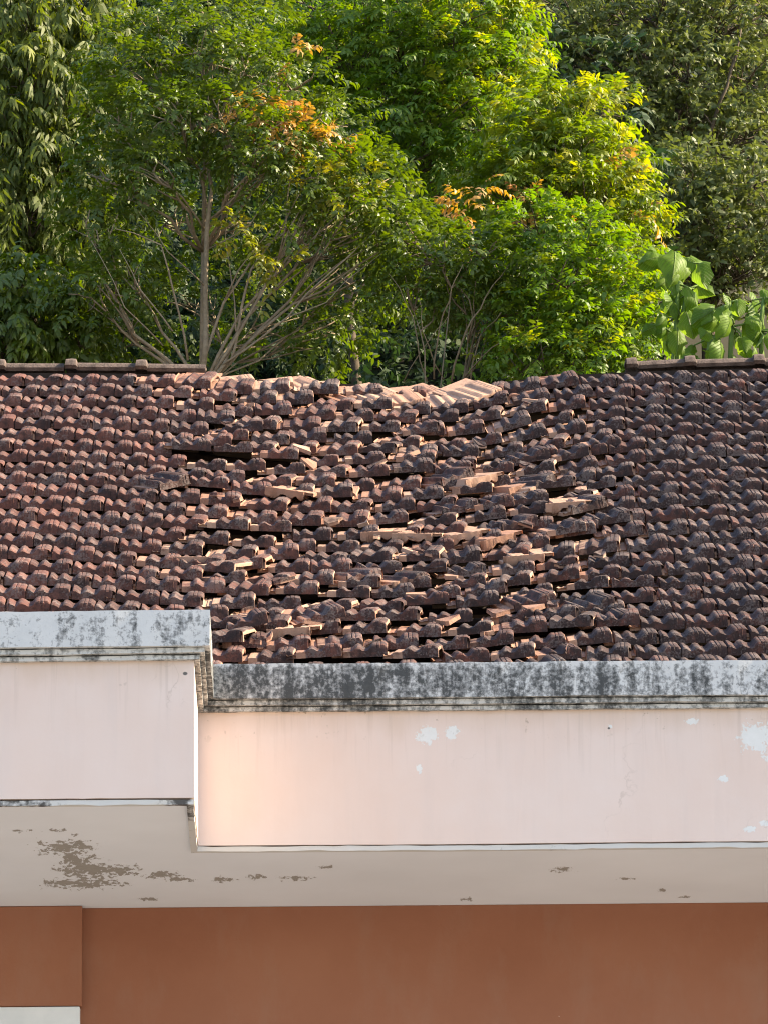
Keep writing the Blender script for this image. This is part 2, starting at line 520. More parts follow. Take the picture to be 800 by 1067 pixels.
rs = random.Random(5)
def swept(name, off, z0, z1, mat, parent=house, inner=0.10, step=0.06, jit=0.0009):
    """a solid band that follows the facade line: bay front, bay return, recessed front; 'off' is how far it stands proud"""
    run = [Vector((XL, Y_B - off)), Vector((X_B + off, Y_B - off)), Vector((X_B + off, Y_F - off)), Vector((XR, Y_F - off))]
    inn = [Vector((XL, Y_B + inner)), Vector((X_B - inner, Y_B + inner)), Vector((X_B - inner, Y_F + inner)), Vector((XR, Y_F + inner))]
    V, F = [], []
    rows = []
    for k in range(3):
        a, b, c, d = run[k], run[k + 1], inn[k], inn[k + 1]
        n = max(2, int((b - a).length / step))
        for i in range(n if k < 2 else n + 1):
            t = i / n
            p, q = a.lerp(b, t), c.lerp(d, t)
            rows.append((p, q))
    for p, q in rows:
        w = 0.004 * noise.noise(Vector((p.x * 0.8, p.y * 0.8, z0 * 9)))
        j = lambda: rs.gauss(0, jit)
        base = len(V)
        V += [(p.x + j(), p.y + j(), z0 + w + j()), (p.x + j(), p.y + j(), z1 + w + j()), (q.x, q.y, z1 + w), (q.x, q.y, z0 + w)]
    for i in range(len(rows) - 1):
        a, b = i * 4, i * 4 + 4
        for k in range(4):
            k2 = (k + 1) % 4
            F.append((a + k, b + k, b + k2, a + k2))
    F.append((3, 2, 1, 0))
    e = (len(rows) - 1) * 4
    F.append((e, e + 1, e + 2, e + 3))
    return link(name, mesh_py(name, V, F), mat, parent)

swept('fascia', 0.0, Z_FB, Z_FT + 0.01, M['pink'], jit=0.0004)
cb = swept('cornice', 0.062, Z_M1, Z_CT, M['cornice'])
swept('upper_moulding', 0.041, Z_M2 + 0.002, Z_M1 - 0.004, M['cornice'], cb)
swept('lower_moulding', 0.022, Z_FT, Z_M2 - 0.003, M['cornice'], cb)
swept('drip_trim', -0.004, Z_SOF - 0.012, Z_FB - 0.005, M['trim'], inner=0.03, jit=0.0012)

# soffit: L-shaped slab
zs0, zs1 = Z_SOF, Z_SOF + 0.10
poly = [(XL, Y_B + 0.03), (X_B - 0.03, Y_B + 0.03), (X_B - 0.03, Y_F + 0.03), (XR, Y_F + 0.03), (XR, Y_W + 0.3), (XL, Y_W + 0.3)]
V = [(x, y, zs0) for x, y in poly] + [(x, y, zs1) for x, y in poly]
n = len(poly)
F = [tuple(reversed(range(n))), tuple(range(n, 2 * n))] + [(i, (i + 1) % n, n + (i + 1) % n, n + i) for i in range(n)]
link('soffit', mesh_py('soffit', V, F), M['soffit'], house)
# flat slab behind the cornice (gutter floor) in front of the roof
zg = Z_CT - 0.13
poly = [(XL, Y_B + 0.1), (X_B - 0.1, Y_B + 0.1), (X_B - 0.1, Y_F + 0.1), (XR, Y_F + 0.1), (XR, Y_F + 0.9), (XL, Y_F + 0.9)]
V = [(x, y, zg - 0.1) for x, y in poly] + [(x, y, zg) for x, y in poly]
F = [tuple(reversed(range(n))), tuple(range(n, 2 * n))] + [(i, (i + 1) % n, n + (i + 1) % n, n + i) for i in range(n)]
link('gutter', mesh_py('gutter', V, F), M['cement'], house)

# walls
link('wall', box_mesh('wall', XL + 0.3, XR - 0.3, Y_W, Y_W + 0.2, 0.0, Z_SOF - 0.001), M['brown'], house)
Z_PB = at_y(42, 1049, Y_P).z
pier = link('pier', box_mesh('pier', X_P - 0.62, X_P, Y_P, Y_W - 0.002, Z_PB, Z_SOF - 0.001, 0.004), M['brown'], house)
link('white_panel', box_mesh('white_panel', X_P - 0.62, X_P - 0.008, Y_P - 0.006, Y_W - 0.002, 0.0, Z_PB - 0.003, 0.004), M['white'], pier)
EAVE_Y, RIDGE = O_ROOF.y, O_ROOF + S_DIR * S_RIDGE
BACK_Y = RIDGE.y + 3.2
link('wall', box_mesh('back_wall', XL + 0.3, XR - 0.3, BACK_Y - 0.2, BACK_Y, 0.0, Z_SOF + 1.0), M['pink'], house)
for sx in (XL + 0.3, XR - 0.5):   # gable walls
    x0, x1 = sx, sx + 0.2
    pr = [(Y_W + 0.2, 0), (Y_W + 0.2, zg - 0.1), (EAVE_Y + 0.6, O_ROOF.z + 0.15), (RIDGE.y, RIDGE.z - 0.25), (BACK_Y - 0.2, RIDGE.z - 0.25 - 0.55 * 3.0), (BACK_Y - 0.2, 0)]
    m_ = len(pr)
    V = [(x0, a, b) for a, b in pr] + [(x1, a, b) for a, b in pr]
    F = [tuple(range(m_)), tuple(reversed(range(m_, 2 * m_)))] + [(i, m_ + i, m_ + (i + 1) % m_, (i + 1) % m_) for i in range(m_)]
    link('gable_wall', mesh_py('gable_wall', V, F), M['pink'], house)

# ------------------------------------------------------------------ the tiled roof
UL, UR = -4.2, 4.2
def sstep(a, b, x):
    t = min(1.0, max(0.0, (x - a) / (b - a)))
    return t * t * (3 - 2 * t)
U_L = hit_roof(205, 540)[0]
U_R = hit_roof(640, 540)[0]
U_C = 0.5 * (U_L + U_R)
def chaos(u, s):
    q = s / S_RIDGE
    wob = 0.16 * noise.noise(Vector((s * 1.1, 3.7, u * 0.4)))
    lo = U_L - 0.10 + 0.06 * math.sin(s * 2.0) + wob - 0.15 * (q > 0.85)
    hi = U_R - 0.02 + 0.12 * math.sin(q * 3.1) - 0.10 * (1 - q) - 0.10 * (q > 0.85) + wob
    return sstep(lo - 0.12, lo + 0.16, u) * (1 - sstep(hi - 0.16, hi + 0.14, u))
def sag(u, s):
    """how far the timbers have sunk (m, along the roof normal)"""
    q = s / S_RIDGE
    w = (u - U_C) / (0.5 * (U_R - U_L) + 0.28)
    b = math.exp(-(abs(w) ** 2.6) * 1.3)
    depth = 0.035 + 0.075 * math.sin(math.pi * min(1, q * 0.95 + 0.05)) ** 1.0 + 0.055 * q
    return -b * depth * (0.85 + 0.3 * noise.noise(Vector((u * 1.7, s * 0.9, 1.3)))) - 0.012 * noise.noise(Vector((u * 0.9, s * 0.6, 9.0)))

def roof_pt(u, s, h):
    return O_ROOF + Vector((u, 0, 0)) + S_DIR * s + N_DIR * (h + sag(u, s))

# --- one clay tile: interlock flange at the left, small roll, grooved big roll lapping the neighbour's flange at the right
def tile_mesh(name, seed, bare=0.0, wide=0.0):
    r = random.Random(seed)
    prof = [(-0.042, .016, 1), (-0.038, .017, 1), (-0.035, .012, 1), (-0.024, .0125, 1), (-0.020, .0145, 1), (-0.010, .014, 1), (-0.003, .012, 1),
            (0.002, .030, .2 + wide), (0.007, .037, .1 + wide * .8), (0.017, .036, wide * .6), (0.027, .026, wide * .4), (0.036, .016, wide * .2), (0.044, .018, 0), (0.052, .031, 0), (0.064, .037, 0), (0.077, .030, 0), (0.087, .018, 0), (0.100, .015, 0),
            (0.108, .018, 0), (0.119, .036, 0), (0.130, .045, 0), (0.141, .046, 0), (0.1435, .042, 0), (0.146, .047, 0), (0.157, .047, 0), (0.1595, .043, 0), (0.162, .047, 0),
            (0.173, .046, 0), (0.182, .040, 0), (0.187, .032, .1 + wide)]
    if wide:      # slipped tiles show the flat lap that its neighbour used to cover
        flat = {0.002: .013, 0.007: .0145, 0.017: .015, 0.027: .015, 0.036: .016}
        prof = [(x, flat.get(x, h), wide if x in flat else f_) for x, h, f_ in prof]
    prof = [(x, h if x < 0 else .026 + (h - .015) * 0.78, f_) for x, h, f_ in prof]
    base_h = .026
    stations = [(0.0, 0.66, 0.05), (0.009, 0.93, 0.0), (0.016, 0.97, 0.0), (0.05, 1.0, 0.0), (0.20, 0.92, 0.0), (0.236, 0.30, .40), (0.25, 0.0, .6), (TL, 0.0, 1.0)]
    V, A, F = [], [], []
    npf = len(prof)
    dx = [r.gauss(0, .0012) for _ in prof]
    for si, (yy, f, fr) in enumerate(stations):
        for pi, (x, h, ff) in enumerate(prof):
            flange = x < 0.0
            top = h if flange else (base_h + (h - base_h) * f) - (0.008 if si > 4 else 0.0)
            if si == 0 and not flange:
                top = top * 0.98
            ys_ = yy + (0.02 if flange and si == 0 else 0)
            if si == 0 and not flange:
                ys_ += r.gauss(0, .0018) + 0.004 * max(0, (h - .02) / .03)
            V.append((x + dx[pi], ys_, top + r.gauss(0, .0007)))
            A.append(max(ff, fr))
    def bot(x):
        return .027 if x > 0.150 else 0.0
    nb = len(V)
    for si, (yy, f, fr) in enumerate(stations):
        for pi, (x, h, ff) in enumerate(prof):
            flange = x < 0.0
            ys_ = yy + (0.02 if flange and si == 0 else 0)
            hollow = 0.012 if (0.045 < x < 0.085 and 1 < si < 5) else 0.0
            b = bot(x) * (0.0 if si < 2 else 1.0 if si < 5 else 0.3) + hollow
            V.append((x + dx[pi], ys_, min(b, V[si * npf + pi][2] - 0.006) + (r.gauss(0, .0007))))
            A.append(0.75 if si > 0 else max(ff, 0.02))
    ns = len(stations)
    for si in range(ns - 1):
        for pi in range(npf - 1):
            a, b = si * npf + pi, si * npf + pi + 1
            c, d = (si + 1) * npf + pi + 1, (si + 1) * npf + pi
            F.append((a, b, c, d))
            F.append((nb + a, nb + d, nb + c, nb + b))
    for pi in range(npf - 1):
        F.append((pi, nb + pi, nb + pi + 1, pi + 1))
        e = (ns - 1) * npf + pi
        F.append((e, e + 1, nb + e + 1, nb + e))
    for si in range(ns - 1):
        a, b = si * npf, (si + 1) * npf
        F.append((a, b, nb + b, nb + a))
        a, b = si * npf + npf - 1, (si + 1) * npf + npf - 1
        F.append((a, nb + a, nb + b, b))
    # chipped corner now and then
    if seed % 3 == 1:
        for i in (npf - 1, npf - 2, nb + npf - 1, nb + npf - 2):
            x, y, z = V[i]
            V[i] = (x, y + 0.018 + 0.006 * r.random(), z)
    A = [max(a, bare) for a in A]
    me = mesh_py(name, V, F, smooth=True, attrs={'fresh': A})
    me.set_sharp_from_angle(angle=R(38))
    me.materials.append(M['tile'])
    return me

TILES = [tile_mesh('clay_tile', 10 + i) for i in range(7)] + [tile_mesh('slipped_clay_tile', 20 + i, 0.0, 0.75) for i in range(5)] + [tile_mesh('bare_clay_tile', 30 + i, 1.7) for i in range(2)]
N_OLD = 12

roof_bm = Tubes()
# rafters under the tiles, following the sag
roof = None
V, F = [], []
def beam(points, wx, wz):
    """box-section member through points (list of Vector), width along x, depth down the roof normal"""
    b0 = len(V)
    for p in points:
        for sx, sz in ((-1, 0), (1, 0), (1, -1), (-1, -1)):
            V.append(tuple(p + Vector((sx * wx / 2, 0, 0)) + N_DIR * (sz * wz)))
    for i in range(len(points) - 1):
        for k in range(4):
            k2 = (k + 1) % 4
            F.append((b0 + i * 4 + k, b0 + i * 4 + k2, b0 + i * 4 + 4 + k2, b0 + i * 4 + 4 + k))
    F.append((b0 + 3, b0 + 2, b0 + 1, b0))
    e = b0 + (len(points) - 1) * 4
    F.append((e, e + 1, e + 2, e + 3))
for k in range(-8, 9):
    u = k * 0.5 + 0.07
    beam([roof_pt(u, S_RIDGE * i / 14.0, -0.085) for i in range(15)], 0.07, 0.12)
b0 = len(V)
for i in range(41):
    u = UL + (UR - UL) * i / 40.0
    p = roof_pt(u, S_RIDGE, 0.0)
    for yy, zz in ((-0.05, -0.02), (0.10, -0.02), (0.10, -0.22), (-0.05, -0.22)):
        V.append((u, p.y + yy, p.z + zz))
for i in range(40):
    for k in range(4):
        k2 = (k + 1) % 4
        F.append((b0 + i * 4 + k, b0 + i * 4 + k2, b0 + i * 4 + 4 + k2, b0 + i * 4 + 4 + k))
F += [(b0 + 3, b0 + 2, b0 + 1, b0), (b0 + 160, b0 + 161, b0 + 162, b0 + 163)]
# rear slope: closed boarded sheet that keeps the attic dark
rb = RIDGE + Vector((0, 0.02, -0.13))
def back_z(u):
    return sag(u, S_RIDGE)
b0 = len(V)
us = np.linspace(UL - 0.3, UR + 0.3, 40)
for u in us:
    for t in (0.0, 1.0):
        V.append((u, rb.y + t * 3.25, rb.z + back_z(u) - t * 3.25 * math.tan(BETA)))
        V.append((u, rb.y + t * 3.25, rb.z + back_z(u) - 0.05 - t * 3.25 * math.tan(BETA)))
for i in range(len(us) - 1):
    a, b = b0 + i * 4, b0 + i * 4 + 4
    F += [(a, b, b + 2, a + 2), (a + 1, a + 3, b + 3, b + 1), (a, a + 1, b + 1, b), (a + 2, b + 2, b + 3, a + 3)]
F += [(b0, b0 + 2, b0 + 3, b0 + 1)]
e = b0 + (len(us) - 1) * 4
F += [(e, e + 1, e + 3, e + 2)]
# eave board and attic floor
roof_me = mesh_py('roof', V, F)
roof = link('roof', roof_me, M['wood'], house)
link('attic_floor', box_mesh('attic_floor', XL + 0.5, XR - 0.5, Y_W + 0.25, BACK_Y - 0.25, Z_SOF + 0.12, Z_SOF + 0.2), M['cement'], house)
link('eave_board', box_mesh('eave_board', UL - 0.4, UR + 0.4, EAVE_Y + 0.10, EAVE_Y + 0.13, zg, O_ROOF.z - 0.02), M['wood'], roof)
# battens, one per row of tiles
for r_ in range(N_ROWS):
    V, F = [], []
    s0 = r_ * EXPO + TL - 0.045
    pts = []
    for i in range(29):
        u = UL + (UR - UL) * i / 28.0
        pts.append(roof_pt(u, s0, -0.052))
    b0 = 0
    for p in pts:
        for ds, dn in ((-0.014, 0.02), (0.014, 0.02), (0.014, -0.008), (-0.014, -0.008)):
            V.append(tuple(p + S_DIR * ds + N_DIR * dn))
    for i in range(len(pts) - 1):
        for k in range(4):
            k2 = (k + 1) % 4
            F.append((i * 4 + k, i * 4 + 4 + k, i * 4 + 4 + k2, i * 4 + k2))
    link('batten', mesh_py('batten', V, F), M['wood'], roof)

# --- laying the tiles
GAMMA = math.asin(0.034 / EXPO)
BASIS = Matrix(((1, 0, 0), (0, S_DIR.y, N_DIR.y), (0, S_DIR.z, N_DIR.z)))     # tile x, y(up-slope), z(normal) -> world
rt = random.Random(77)
placed = []   # (matrix, mesh index, importance)
# dark openings read off the roof: (px0, px1, py, lift)
GAPS = [(188, 282, 470, .050), (228, 300, 540, .040), (438, 520, 477, .050), (470, 610, 500, .045), (236, 256, 583, .03), (345, 450, 683, .035),
        (560, 640, 655, .035), (160, 235, 505, .03), (360, 440, 466, .03), (300, 345, 492, .03), (440, 520, 620, .03), (555, 610, 575, .02), (225, 300, 655, .035),
        (390, 470, 575, .03), (300, 370, 610, .02), (590, 690, 600, .02)]
GAPS_US = []
for x0, x1, py, lf in GAPS:
    a, sa = hit_roof(x0, py)
    b, sb = hit_roof(x1, py)
    GAPS_US.append((a, b, 0.5 * (sa + sb), lf))
MISSING = []
for px, py in ((525, 492), (575, 506)):
    MISSING.append(hit_roof(px, py + 4))

u_phase = hit_roof(715, 690)[0]
for r_ in range(N_ROWS):
    s = r_ * EXPO
    ph = (u_phase + (0.5 * TW if r_ % 2 else 0.0) + rt.gauss(0, .012)) % TW
    row_slip = rt.gauss(0, .010)
    stretch = 0.0
    u = UL + ph
    while u < UR:
        u += TW + TW * stretch
        uc = u + TW / 2
        stretch = 0.0
        c = chaos(uc, s)
        sm = noise.noise(Vector((uc * 2.1, s * 2.3, 5.0)))
        sm2 = noise.noise(Vector((uc * 3.0, s * 4.0, 15.0)))
        du = rt.gauss(0, .0022)
        stretch = c * max(0.0, rt.gauss(0.085, .10))
        ds = rt.gauss(0, .004) + c * (row_slip * 1.5 - 0.045 * max(0, sm) + rt.gauss(0, .016))
        dh = abs(rt.gauss(0, .0015)) + c * (0.018 * abs(sm2) + max(0, rt.gauss(0.001, .004)))
        yaw = rt.gauss(0, R(0.7)) + c * rt.gauss(R(-2), R(3.2))
        rollv = rt.gauss(0, R(0.6)) + c * (R(2.6) + rt.gauss(0, R(1.6)))        # right end up
        pit = rt.gauss(0, R(0.5)) + c * rt.gauss(R(0.0), R(1.1))
        for a, b, sg, lf in GAPS_US:
            if a - 0.05 < uc < b + 0.05 and abs(s - sg) < EXPO * 0.55:
                dh += lf * (0.40 + 0.35 * rt.random())
                pit += R(4) * rt.random()
        if any(abs(uc - mu) < TW * 0.5 and abs(s - ms) < EXPO * 0.5 for mu, ms in MISSING):
            continue
        g = (sag(u + TW, s) - sag(u, s)) / TW
        gs = (sag(uc, s + 0.2) - sag(uc, s)) / 0.2
        if r_ == N_ROWS - 1 and c > 0.3:
            pit -= R(3)
        Rl = Euler((-GAMMA - pit + math.atan(gs), -(rollv + math.atan(g)), yaw), 'XYZ').to_matrix()
        p = roof_pt(u + du, s + ds, 0.004 + dh)
        M4 = Matrix.Translation(p) @ (BASIS @ Rl).to_4x4()
        placed.append((M4, 7 + rt.randrange(5) if rt.random() < c * 0.7 else rt.randrange(7), p, c))

# --- tiles that came loose and lie across the others: px, py, yaw, roll, pitch, height, upside down
LOOSE = [(482, 492, 28, 12, 10, .055, 0), (497, 488, 34, 4, 16, .075, 1), (556, 470, 10, 16, 4, .05, 0), (598, 471, 6, 12, 2, .05, 0), (628, 465, 3, 8, 0, .05, 0),
         (541, 497, 36, 8, 14, .05, 1), (574, 505, 42, 10, 12, .045, 0), (483, 525, 14, 10, 10, .05, 0), (516, 523, 10, 9, 8, .055, 0), (552, 521, 6, 8, 6, .05, 0),
         (588, 527, 4, 4, 6, .06, 1), (618, 533, 22, 10, 3, .045, 0), (480, 549, 18, 6, 8, .05, 1), (515, 553, 30, 8, 10, .05, 1), (545, 545, 16, 8, 8, .05, 0),
         (592, 552, 12, 8, 8, .055, 0), (296, 508, -10, -10, 10, .06, 1), (188, 512, 38, 2, -6, .05, 0), (197, 583, -2, 0, 20, .05, 1), (228, 590, -30, 4, 4, .05, 0),
         (385, 598, 30, -2, 10, .045, 0), (432, 600, 28, 0, 8, .045, 0), (395, 546, -12, 6, 8, .05, 1), (428, 549, -8, 2, 14, .05, 1), (255, 446, 0, 6, 8, .05, 0),
         (440, 440, 4, 10, 4, .05, 0), (640, 545, 8, 8, 2, .04, 0), (560, 632, 14, 12, 0, .045, 0), (625, 640, 16, 10, 0, .04, 0), (640, 655, 10, 6, 0, .035, 0),
         (300, 660, -4, 6, 6, .05, 1), (232, 672, -14, 6, 6, .05, 0), (545, 575, 6, 4, 6, .05, 1), (340, 650, 12, 14, 2, .05, 0), (262, 660, 8, 18, 4, .05, 0)]
# bared tiles along the broken ridge, tipped over the crest
LOOSE += [(402, 411, 30, 7, -20, .024, 2), (427, 412, 18, 3, -34, .034, 2), (456, 409, 28, 9, -18, .022, 2), (480, 412, 14, 5, -30, .040, 2), (514, 408, 38, 14, -26, .05, 2),
          (248, 403, 6, 6, 40, .012, 2), (288, 404, 2, 8, 36, .018, 2), (322, 406, 24, 6, 10, .016, 2), (362, 409, 8, -4, 30, .010, 2), (380, 411, 34, -3, -10, .018, 2), (542, 409, 6, 8, 40, .018, 2)]
rl = random.Random(3)
for px, py, yw, ro, pi_, hh, flip in LOOSE:
    u, s = hit_roof(px, py, hh - 0.06)
    Rl = Euler((R(-(8 + pi_ * 0.35) if flip != 2 else -pi_ * 0.12), R(-ro * 0.7), R(yw)), 'XYZ').to_matrix()
    if flip == 1:
        Rl = Rl @ Matrix.Rotation(math.pi, 3, 'Y') 
    if flip == 2:
        Rl = Rl @ Matrix.Diagonal((1.0, 0.9, 0.5))
    p = roof_pt(u - TW / 2 + (TW if flip == 1 else 0), s, hh - 0.018 + (0.035 if flip == 1 else 0))
    placed.append((Matrix.Translation(p) @ (BASIS @ Rl).to_4x4(), rl.randrange(N_OLD) if flip == 0 else N_OLD + rl.randrange(2), p, 2.0))

# the 300 that show largest are objects of their own; the rest are one mesh
def project(p):
    d = CAM_ROT.transposed() @ (p - Vector((0, 0, CAM_Z)))
    return IMG_W / 2 + FOCAL * d.x / -d.z, IMG_H / 2 - FOCAL * d.y / -d.z
score = []
for i, (m4, mi, p, c) in enumerate(placed):
    px, py = project(p + Vector((TW / 2, 0, 0)))
    top = 640 if px < 219 else 691
    inside = -15 < px < 815 and py < top + 6
    score.append((((py - 380) + (90 if c > 1 else 40 * c)) if inside else -1000, i))
score.sort(reverse=True)
singles = [i for sc_, i in score[:300] if sc_ > -500]
rest = [i for sc_, i in score if i not in set(singles)]
inv_roof = Matrix.Translation(-house.location)
for i in singles:
    m4, mi, p, c = placed[i]
    o = bpy.data.objects.new('tile', TILES[mi])
    COL.objects.link(o)
    o.parent = roof
    o.matrix_parent_inverse = Matrix.Identity(4)
    o.matrix_local = m4
CO = [np.array([v.co[:] for v in me.vertices]) for me in TILES]
LP = []
FR = []
for me in TILES:
    lv = np.empty(len(me.loops), dtype=np.int32)
    me.loops.foreach_get('vertex_index', lv)
    lt = np.empty(len(me.polygons), dtype=np.int32)
    me.polygons.foreach_get('loop_total', lt)
    LP.append((lv, lt))
    a = np.empty(len(me.vertices), dtype=np.float32)
    me.attributes['fresh'].data.foreach_get('value', a)
    FR.append(a)
VV, LV, LT, AF, AT, nb = [], [], [], [], [], 0
for i in rest:
    m4, mi, p, c = placed[i]
    A = np.array(m4)
    v = CO[mi] @ A[:3, :3].T + A[:3, 3]
    VV.append(v)
    LV.append(LP[mi][0] + nb)
    LT.append(LP[mi][1])
    AF.append(FR[mi])
    AT.append(np.full(len(v), rt.random()))
    nb += len(v)
me = mesh_np('tile_courses', np.concatenate(VV), np.concatenate(LV), np.concatenate(LT), {'fresh': np.concatenate(AF), 'tint': np.concatenate(AT)}, smooth=True)
me.set_sharp_from_angle(angle=R(38))
o = bpy.data.objects.new('tile_courses', me)
COL.objects.link(o)
me.materials.append(M['tile'])
o.parent = roof
o['kind'] = 'stuff'

# --- snapped pieces lying among the slipped tiles
def shard_mesh(seed):
    r = random.Random(seed)
    k = 6
    ang = sorted(r.uniform(0, 2 * math.pi) for _ in range(k))
    pts = [(math.cos(a) * r.uniform(.03, .055), math.sin(a) * r.uniform(.03, .07)) for a in ang]
    V = [(x, y, 0.0) for x, y in pts] + [(x * .96, y * .96, .018 + r.gauss(0, .003)) for x, y in pts]
    F = [tuple(reversed(range(k))), tuple(range(k, 2 * k))] + [(i, (i + 1) % k, k + (i + 1) % k, k + i) for i in range(k)]
    me = mesh_py('tile_shard', V, F, attrs={'fresh': [1.1] * k + [0.75 if seed % 2 else 0.0] * k})
    me.materials.append(M['tile'])
    return me
SHARDS = [shard_mesh(i) for i in range(6)]
rsh = random.Random(21)
for q in range(46):
    px, py = rsh.uniform(225, 640), rsh.uniform(412, 684)
    u, s = hit_roof(px, py)
    if chaos(u, s) < 0.6 or (px < 235 and py > 630):
        continue
    o = bpy.data.objects.new('tile_shard', SHARDS[q % 6])
    COL.objects.link(o)
    o.parent = roof
    o.matrix_local = Matrix.Translation(roof_pt(u, s, 0.042)) @ (BASIS @ Euler((R(rsh.uniform(-22, 4)), R(rsh.uniform(-18, 18)), rsh.uniform(0, 6.28)), 'XYZ').to_matrix()).to_4x4()

# --- ridge tiles: half-round with a raised collar at one end
def ridge_mesh():
    prof = [(-0.085, -0.055), (-0.075, -0.01), (-0.05, 0.032), (0.0, 0.05), (0.05, 0.032), (0.075, -0.01), (0.085, -0.055)]
    st = [(0.0, 1.28), (0.035, 1.34), (0.055, 1.25), (0.062, 1.0), (0.36, 0.94)]
    V, F = [], []
    r = random.Random(9)
    for x, k in st:
        for a, b in prof:
            V.append((x + r.gauss(0, .002), a * k * 0.8, b * k * 0.38 + (k - 1) * 0.035 + r.gauss(0, .002)))
    n_ = len(prof)
    nb_ = len(V)
    V += [(x, y * 0.8, z - 0.015) for x, y, z in V]
    for i in range(len(st) - 1):
        for k in range(n_ - 1):
            a = i * n_ + k
            F.append((a, a + n_, a + n_ + 1, a + 1))
            F.append((nb_ + a, nb_ + a + 1, nb_ + a + n_ + 1, nb_ + a + n_))
        for a in (i * n_, i * n_ + n_ - 1):
            F.append((a, nb_ + a, nb_ + a + n_, a + n_))
    for i0 in (0, (len(st) - 1) * n_):
        for k in range(n_ - 1):
            F.append((i0 + k, i0 + k + 1, nb_ + i0 + k + 1, nb_ + i0 + k))
    me = mesh_py('ridge_tile', V, F, smooth=True)
    me.set_sharp_from_angle(angle=R(35))
    me.materials.append(M['ridge'])
    return me
RM = ridge_mesh()
def ridge_at(px, py_guess, tilt=0.0, lift=0.0, yaw=0.0):
    u, s = hit_roof(px, 384)
    p = roof_pt(u, S_RIDGE + 0.03, 0.022 + lift)
    o = bpy.data.objects.new('ridge_tile', RM)
    COL.objects.link(o)
    o.parent = roof
    o.matrix_local = Matrix.Translation(p) @ Euler((0, R(-tilt), R(yaw)), 'XYZ').to_matrix().to_4x4()
for px, t in ((-152, .3), (-78, .0), (-5, -.4), (69, -.6), (142, -1.0)):
    ridge_at(px, 384, t)
# the last one of the left run is only its collar
for px, t in ((652, 3.2), (713, 1.6), (785, 1.0), (858, .2)):
    ridge_at(px, 380, t, 0.0)

# ------------------------------------------------------------------ vegetation
def leaf_mat(name, dark, light, young, trans=0.35, rough=0.45, tip_from=0.7):
    """leaf colours vary leaf by leaf and spray by spray ('tint'); 'young' is the colour of the newest sprays"""
    N = NT(name)
    geo = N.n('ShaderNodeNewGeometry')
    ri = geo.outputs['Random Per Island']
    tint = N.attr('tint')
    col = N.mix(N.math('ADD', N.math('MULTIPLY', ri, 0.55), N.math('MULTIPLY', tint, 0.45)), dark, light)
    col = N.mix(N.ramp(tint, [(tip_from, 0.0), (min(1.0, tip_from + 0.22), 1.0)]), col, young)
    N.finish(col, rough, spec=0.45)
    tr = N.n('ShaderNodeBsdfTranslucent')
    hs = N.n('ShaderNodeHueSaturation')
    hs.inputs['Saturation'].default_value = 1.15
    hs.inputs['Value'].default_value = 1.9
    N.l(col, hs.inputs['Color'])
    N.l(hs.outputs[0], tr.inputs['Color'])
    mx = N.n('ShaderNodeMixShader')
    mx.inputs[0].default_value = trans
    N.l(N.p.outputs[0], mx.inputs[1])
    N.l(tr.outputs[0], mx.inputs[2])
    N.l(mx.outputs[0], N.out.inputs['Surface'])
    return N.m

def bark(name, c0, c1):
    return mat_plain(name, c0, c1, 30, 0.9, 0.5, 0.004)

G = {
    'shade': leaf_mat('narrow_dark_leaf', (0.058, 0.080, 0.010), (0.120, 0.145, 0.016), (0.27, 0.28, 0.03), 0.36, 0.6, 0.76),
    'open': leaf_mat('mid_green_leaf', (0.052, 0.088, 0.011), (0.115, 0.150, 0.018), (0.21, 0.23, 0.024), 0.36, 0.45, 0.84),
    'bright': leaf_mat('bright_leaf', (0.065, 0.130, 0.012), (0.145, 0.205, 0.018), (0.24, 0.25, 0.022), 0.42, 0.5, 0.66),
    'yellow': leaf_mat('yellow_green_leaf', (0.085, 0.135, 0.012), (0.17, 0.21, 0.020), (0.27, 0.27, 0.03), 0.42, 0.5, 0.6),
    'olive': leaf_mat('olive_leaf', (0.066, 0.086, 0.020), (0.135, 0.155, 0.038), (0.19, 0.205, 0.05), 0.28, 0.55, 0.8),
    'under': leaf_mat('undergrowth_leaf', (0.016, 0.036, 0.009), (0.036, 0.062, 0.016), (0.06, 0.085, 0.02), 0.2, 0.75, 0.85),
    'orange': leaf_mat('orange_leaf', (0.34, 0.19, 0.05), (0.40, 0.26, 0.06), (0.30, 0.15, 0.07), 0.3, 0.5, 0.75),
    'gold': leaf_mat('golden_leaf', (0.15, 0.17, 0.02), (0.22, 0.21, 0.025), (0.26, 0.23, 0.03), 0.35, 0.5, 0.7),
    'big': leaf_mat('broad_leaf', (0.085, 0.19, 0.035), (0.13, 0.25, 0.05), (0.18, 0.28, 0.04), 0.38, 0.35, 0.8),
    'bark': bark('grey_brown_bark', (0.06, 0.046, 0.032), (0.13, 0.10, 0.068)),
    'pale': bark('pale_bark', (0.19, 0.145, 0.095), (0.33, 0.26, 0.175)),
    'dry': bark('dry_twig_bark', (0.13, 0.095, 0.055), (0.22, 0.16, 0.10)),
    'stalk': bark('green_stalk', (0.10, 0.16, 0.04), (0.16, 0.22, 0.06)),
}
UP = np.array([0, 0, 1.0])

def unit(a):
    return a / np.maximum(np.linalg.norm(a, axis=-1, keepdims=True), 1e-9)

